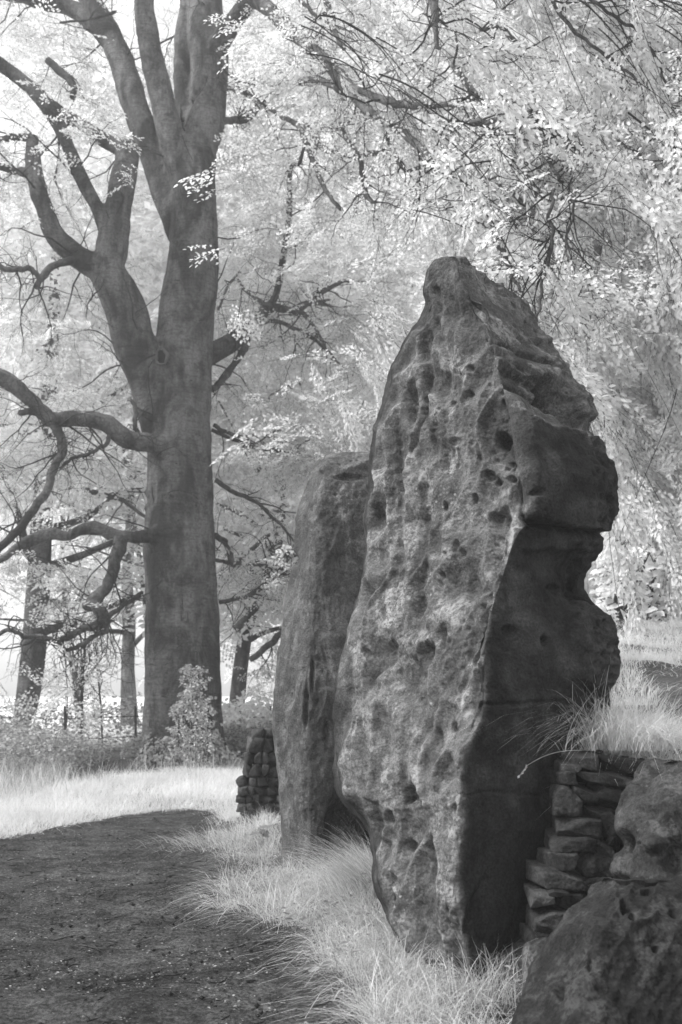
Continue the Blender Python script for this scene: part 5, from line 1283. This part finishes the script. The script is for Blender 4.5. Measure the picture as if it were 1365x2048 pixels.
# weeds in the near grass
def weed(px, py, d, n, size, label, seed, hh=.19):
    r = np.random.default_rng(seed); c = P(px, py, d); c[2] = float(ground_z(c[0], c[1])); root = empty('weed', c, label, 'weed')
    lv = np.array([[0, 0, 0], [.3, .22, .06], [.7, .2, .04], [1, 0, -.12], [.7, -.2, .04], [.3, -.22, .06]]); lf = np.array([[0, 3, 2, 1], [0, 5, 4, 3]])
    for j in range(n):
        t = r.uniform(.3, 1); p = c + np.array([r.normal() * .05, r.normal() * .05, hh * t]); a = r.uniform(0, 2 * PI)
        mb = MB(); place([(lv, lf, lv[:3], lf[:1, :3])], p[None], np.array([[math.cos(a), math.sin(a) - .3, r.uniform(-.3, .5)]]), np.array([[0, -.5, 1.]]) + r.normal(size=(1, 3)) * .3, np.array([size * r.uniform(.6, 1.2)]), mb, None, seed)
        mb.build('leaf', M['broad'], root, smooth=False)
    b = MB(); v, q = tube(np.array([c, c + [0.01, -.01, hh * .4], c + [r.normal() * .05, -.03, hh * .7]]), np.array([.003, .002, .0015]), 4); b.add(v, q); b.build('stem', M['broad'], root)
for i, (x, y, d, n, s_, lb_) in enumerate([(745, 1870, 6.1, 7, .085, 'weed with curled pale leaves below the left edge of the tall stone'), (735, 1760, 6.7, 6, .06, 'small pale weed at the lower left flank of the tall stone'), (680, 1840, 6.5, 5, .07, 'drooping pale weed left of the curled-leaf weed'),
                                     (590, 1885, 6.2, 8, .07, 'ragged weed at the path edge by the forked dead twig'), (770, 1930, 5.6, 9, .06, 'leafy weed in the grass below the tall stone'), (700, 1960, 5.5, 9, .05, 'dark-centred rosette of small leaves beside the path'),
                                     (1020, 1925, 5.0, 5, .055, 'tiny white-leaved weed beside the corner boulder'), (670, 2000, 5.3, 4, .09, 'flat broad-leaved weed at the path edge in the foreground'), (520, 1700, 9.2, 4, .14, 'rounded upright leaf in front of the rubble wall end'), (880, 2000, 5.0, 8, .05, 'clump of small round leaves in the near grass')]):
    weed(x, y, d, n + 4, s_ * .7, lb_, 300 + i)

# ------------------------------------------------------------------ fence, saplings
fz = 22.3
fence = empty('wire_fence', P(200, 1480, fz), 'sagging barbed wire fence on thin stakes behind the brambles', 'fence')
for yy in (1433, 1474):
    w, r = branch_path([(-260, yy + 4, fz, 1.6), (0, yy + 2, fz, 1.6), (120, yy + 5, fz, 1.6), (255, yy, fz, 1.6), (380, yy - 2, fz, 1.6), (500, yy + 2, fz, 1.6), (640, yy, fz, 1.6)], n=60)
    b = MB(); v, q = tube(w, r, 4); b.add(v, q)
    for j in range(0, 60, 1):
        for s_ in (-1, 1):
            c = w[j]; vv, qq = tube(np.array([c + [-.02 * s_, 0, -.03], c + [.02 * s_, 0, .03]]), np.array([.006, .006]), 3); b.add(vv, qq)
    b.build('wire', M['wire'], fence)
for x in (-120, 129, 270, 540):
    w, r = branch_path([(x, 1500, fz, 5), (x + 2, 1460, fz, 5), (x + 1, 1412, fz, 5)], n=5); b = MB(); v, q = tube(w, r, 6); b.add(v, q); b.build('stake', M['twig'], fence)
def sapling(label, stems, seed, nb=10, droop=.25):
    r = np.random.default_rng(seed); tw = [branch_path(s, n=16, wob=.03) for s in stems]; root = empty('sapling', tw[0][0][0], label, 'sapling')
    for w, rr in tw:
        b = MB(); v, q = tube(w, rr, 6); b.add(v, q); b.build('stem', M['twig'], root)
    sub = []
    for w, rr in tw: grow(w[4:], rr[4:], nb, 1.6, r, sub, 1.2, droop, 1)
    o = tubes_mesh(sub).build('twigs', M['twig'], root); tag(o, kind='stuff')
sapling('bare twin-stemmed sapling in the gap left of the pale slender tree', [[(163, 1500, 21.5, 7), (164, 1430, 21.5, 6), (166, 1380, 21.5, 5), (169, 1320, 21.5, 5), (172, 1250, 21.5, 3)], [(164, 1430, 21.5, 5), (163, 1380, 21.5, 4), (164, 1310, 21.5, 3), (160, 1250, 21.5, 2)]], 5)
sapling('thin bare sapling just left of the pale slender tree', [[(205, 1500, 21.7, 4), (204, 1440, 21.7, 4), (200, 1380, 21.7, 4), (194, 1320, 21.7, 3), (188, 1250, 21.7, 2)]], 6, 12)
sapling('spindly sapling at the far left beside the ivied tree', [[(132, 1490, 21.3, 3), (134, 1430, 21.3, 3), (136, 1370, 21.3, 2), (120, 1310, 21.3, 2)]], 7, 6)

# ------------------------------------------------------------------ litter, pebbles and sticks on the path
mb = MB(); n = 42000; Y = 2.6 + 10.5 * r3.random(n) ** 1.4; X = r3.uniform(-1, 1, n) * (.5 + Y * .42) - .9; k = (path_mask(X, Y) > .02); X, Y = X[k], Y[k]
k = noise3(np.stack([X * 1.1, Y * .8, X * 0], -1)) + r3.normal(size=len(X)) * .35 > -.05; X, Y = X[k], Y[k]
B = np.stack([X, Y, ground_z(X, Y) + .022], -1); a = r3.uniform(0, 2 * PI, len(X)); lv, lf = leaf_shape(2)
place([(lv, lf, lv[:3], lf[:1])], B, np.stack([np.cos(a), np.sin(a), r3.normal(size=len(a)) * .15], -1), np.array([0, 0, 1.]) + r3.normal(size=(len(a), 3)) * .25, r3.uniform(.006, .022, len(a)), mb, None, 7)
o = mb.build('leaf_litter', M['litter'], smooth=False); tag(o, 'small dead leaves and chips scattered over the dark path', kind='stuff')
mb = MB(); n = 1800; Y = 2.8 + 8 * r3.random(n) ** 1.4; X = r3.uniform(-1, 1, n) * (.5 + Y * .4) - .8; k = path_mask(X, Y) > .02; X, Y = X[k], Y[k]; s_ = r3.uniform(.006, .018, len(X))
oc = np.array([[1, 0, 0], [0, 1, 0], [-1, 0, 0], [0, -1, 0], [0, 0, .7], [0, 0, -.7]]); of = np.array([[0, 1, 4], [1, 2, 4], [2, 3, 4], [3, 0, 4], [1, 0, 5], [2, 1, 5], [3, 2, 5], [0, 3, 5]])
B = np.stack([X, Y, ground_z(X, Y) + .018], -1); V = oc[None] * s_[:, None, None] * r3.uniform(.6, 1.3, (len(X), 6, 1)) + B[:, None]; mb.add(V, (of[None] + (np.arange(len(X)) * 6)[:, None, None]).reshape(-1, 3))
o = mb.build('pebbles', M['stone']); tag(o, 'small loose stones on the path', kind='stuff')
# loose twiglets
mb = MB(); n = 2600; Y = 3.0 + 10 * r3.random(n) ** 1.3; X = r3.uniform(-1, 1, n) * (.5 + Y * .42) - .9; k = path_mask(X, Y) > .03; X, Y = X[k], Y[k]
for x_, y_ in zip(X, Y):
    L_ = r3.uniform(.03, .14); a_ = r3.uniform(0, PI); z_ = float(ground_z(x_, y_)) + .026; dv = np.array([math.cos(a_), math.sin(a_), 0]) * L_
    c_ = np.array([x_, y_, z_]); md_ = c_ + dv * .5 + np.array([-dv[1], dv[0], .02]) * r3.uniform(-.2, .2); v, q = tube(np.array([c_, md_, c_ + dv]), np.array([.0025, .002, .001]) * r3.uniform(.7, 1.8), 3); mb.add(v, q)
o = mb.build('twig_litter', M['twig']); tag(o, 'tiny broken twigs strewn over the path', kind='stuff')
# sparse grass creeping onto the earth
mb = MB(); n = 1500; X = r3.uniform(-9, 1, n); Y = r3.uniform(3.5, 13.5, n); pm = path_mask(X, Y); k = (pm > 0) & (pm < .45) & (r3.random(n) < np.exp(-pm / .12)); C = np.stack([X[k], Y[k], X[k] * 0], -1)
tufts(C, 12, .06, (.04, .13), mb, (.003, .006), 1.3, segs=3, rs=97)
o = mb.build('grass', M['grass'], smooth=False); tag(o, 'sparse grass creeping in along the path edges', kind='stuff')
def stick(pts, label, seed):
    pw, _ = on_ground([p[0] for p in pts], [p[1] for p in pts]); pw = pw + np.array([0, 0, .022]); wd = np.array([p[2] for p in pts], float) * pw[:, 1] / F_PX * .26
    w = catmull(pw, 14); w[:, 2] += .012 * np.abs(noise3(w * 6 + seed)); r = np.interp(np.linspace(0, len(pts) - 1, 14), np.arange(len(pts)), wd)
    b = MB(); v, q = tube(w, r, 6); b.add(v, q); o = b.build('stick', M['twig']); tag(o, label, 'stick', 'sticks lying on the path')
stick([(148, 1902, 5), (185, 1905, 7), (215, 1912, 6), (262, 1914, 3)], 'longest fallen stick on the near part of the path', 1)
stick([(176, 1904, 4), (190, 1906, 4), (203, 1917, 2)], 'short side shoot lying against the longest stick', 2)
stick([(174, 1802, 4), (200, 1806, 5), (226, 1809, 3)], 'straight stick in the middle of the path', 3)
stick([(105, 1893, 3), (130, 1885, 4), (152, 1880, 3)], 'dark crooked twig left of the longest stick', 4)
stick([(308, 1641, 5), (322, 1650, 5), (344, 1656, 3)], 'dark stick at the far edge of the path below the verge', 5)
stick([(358, 1704, 3), (402, 1703, 3)], 'thin stick lying near the drooping grass tuft', 6)
stick([(415, 1978, 5), (440, 1976, 6), (455, 1973, 3)], 'thick dark twig near the bottom centre of the path', 7)
stick([(335, 2040, 4), (365, 2030, 5), (405, 2030, 3)], 'curved twig at the bottom edge of the picture', 8)
stick([(-5, 1932, 3), (35, 1932, 3)], 'pale straight twig at the left edge of the picture', 9)
root = empty('dead_twig', P(600, 1885, 6.1), 'forked dead twig poking out of the grass over the path', 'twig')
for pts in ([(610, 1884, 6.1, 5), (560, 1888, 6.0, 4), (530, 1893, 5.95, 4)], [(530, 1893, 5.95, 4), (522, 1886, 5.93, 3)], [(530, 1893, 5.95, 3), (527, 1912, 5.93, 2)], [(525, 1905, 5.93, 2), (536, 1914, 5.9, 1.5)]):
    w, r = branch_path(pts, n=8); b = MB(); v, q = tube(w, r, 5); b.add(v, q); b.build('prong', M['callus'], root)
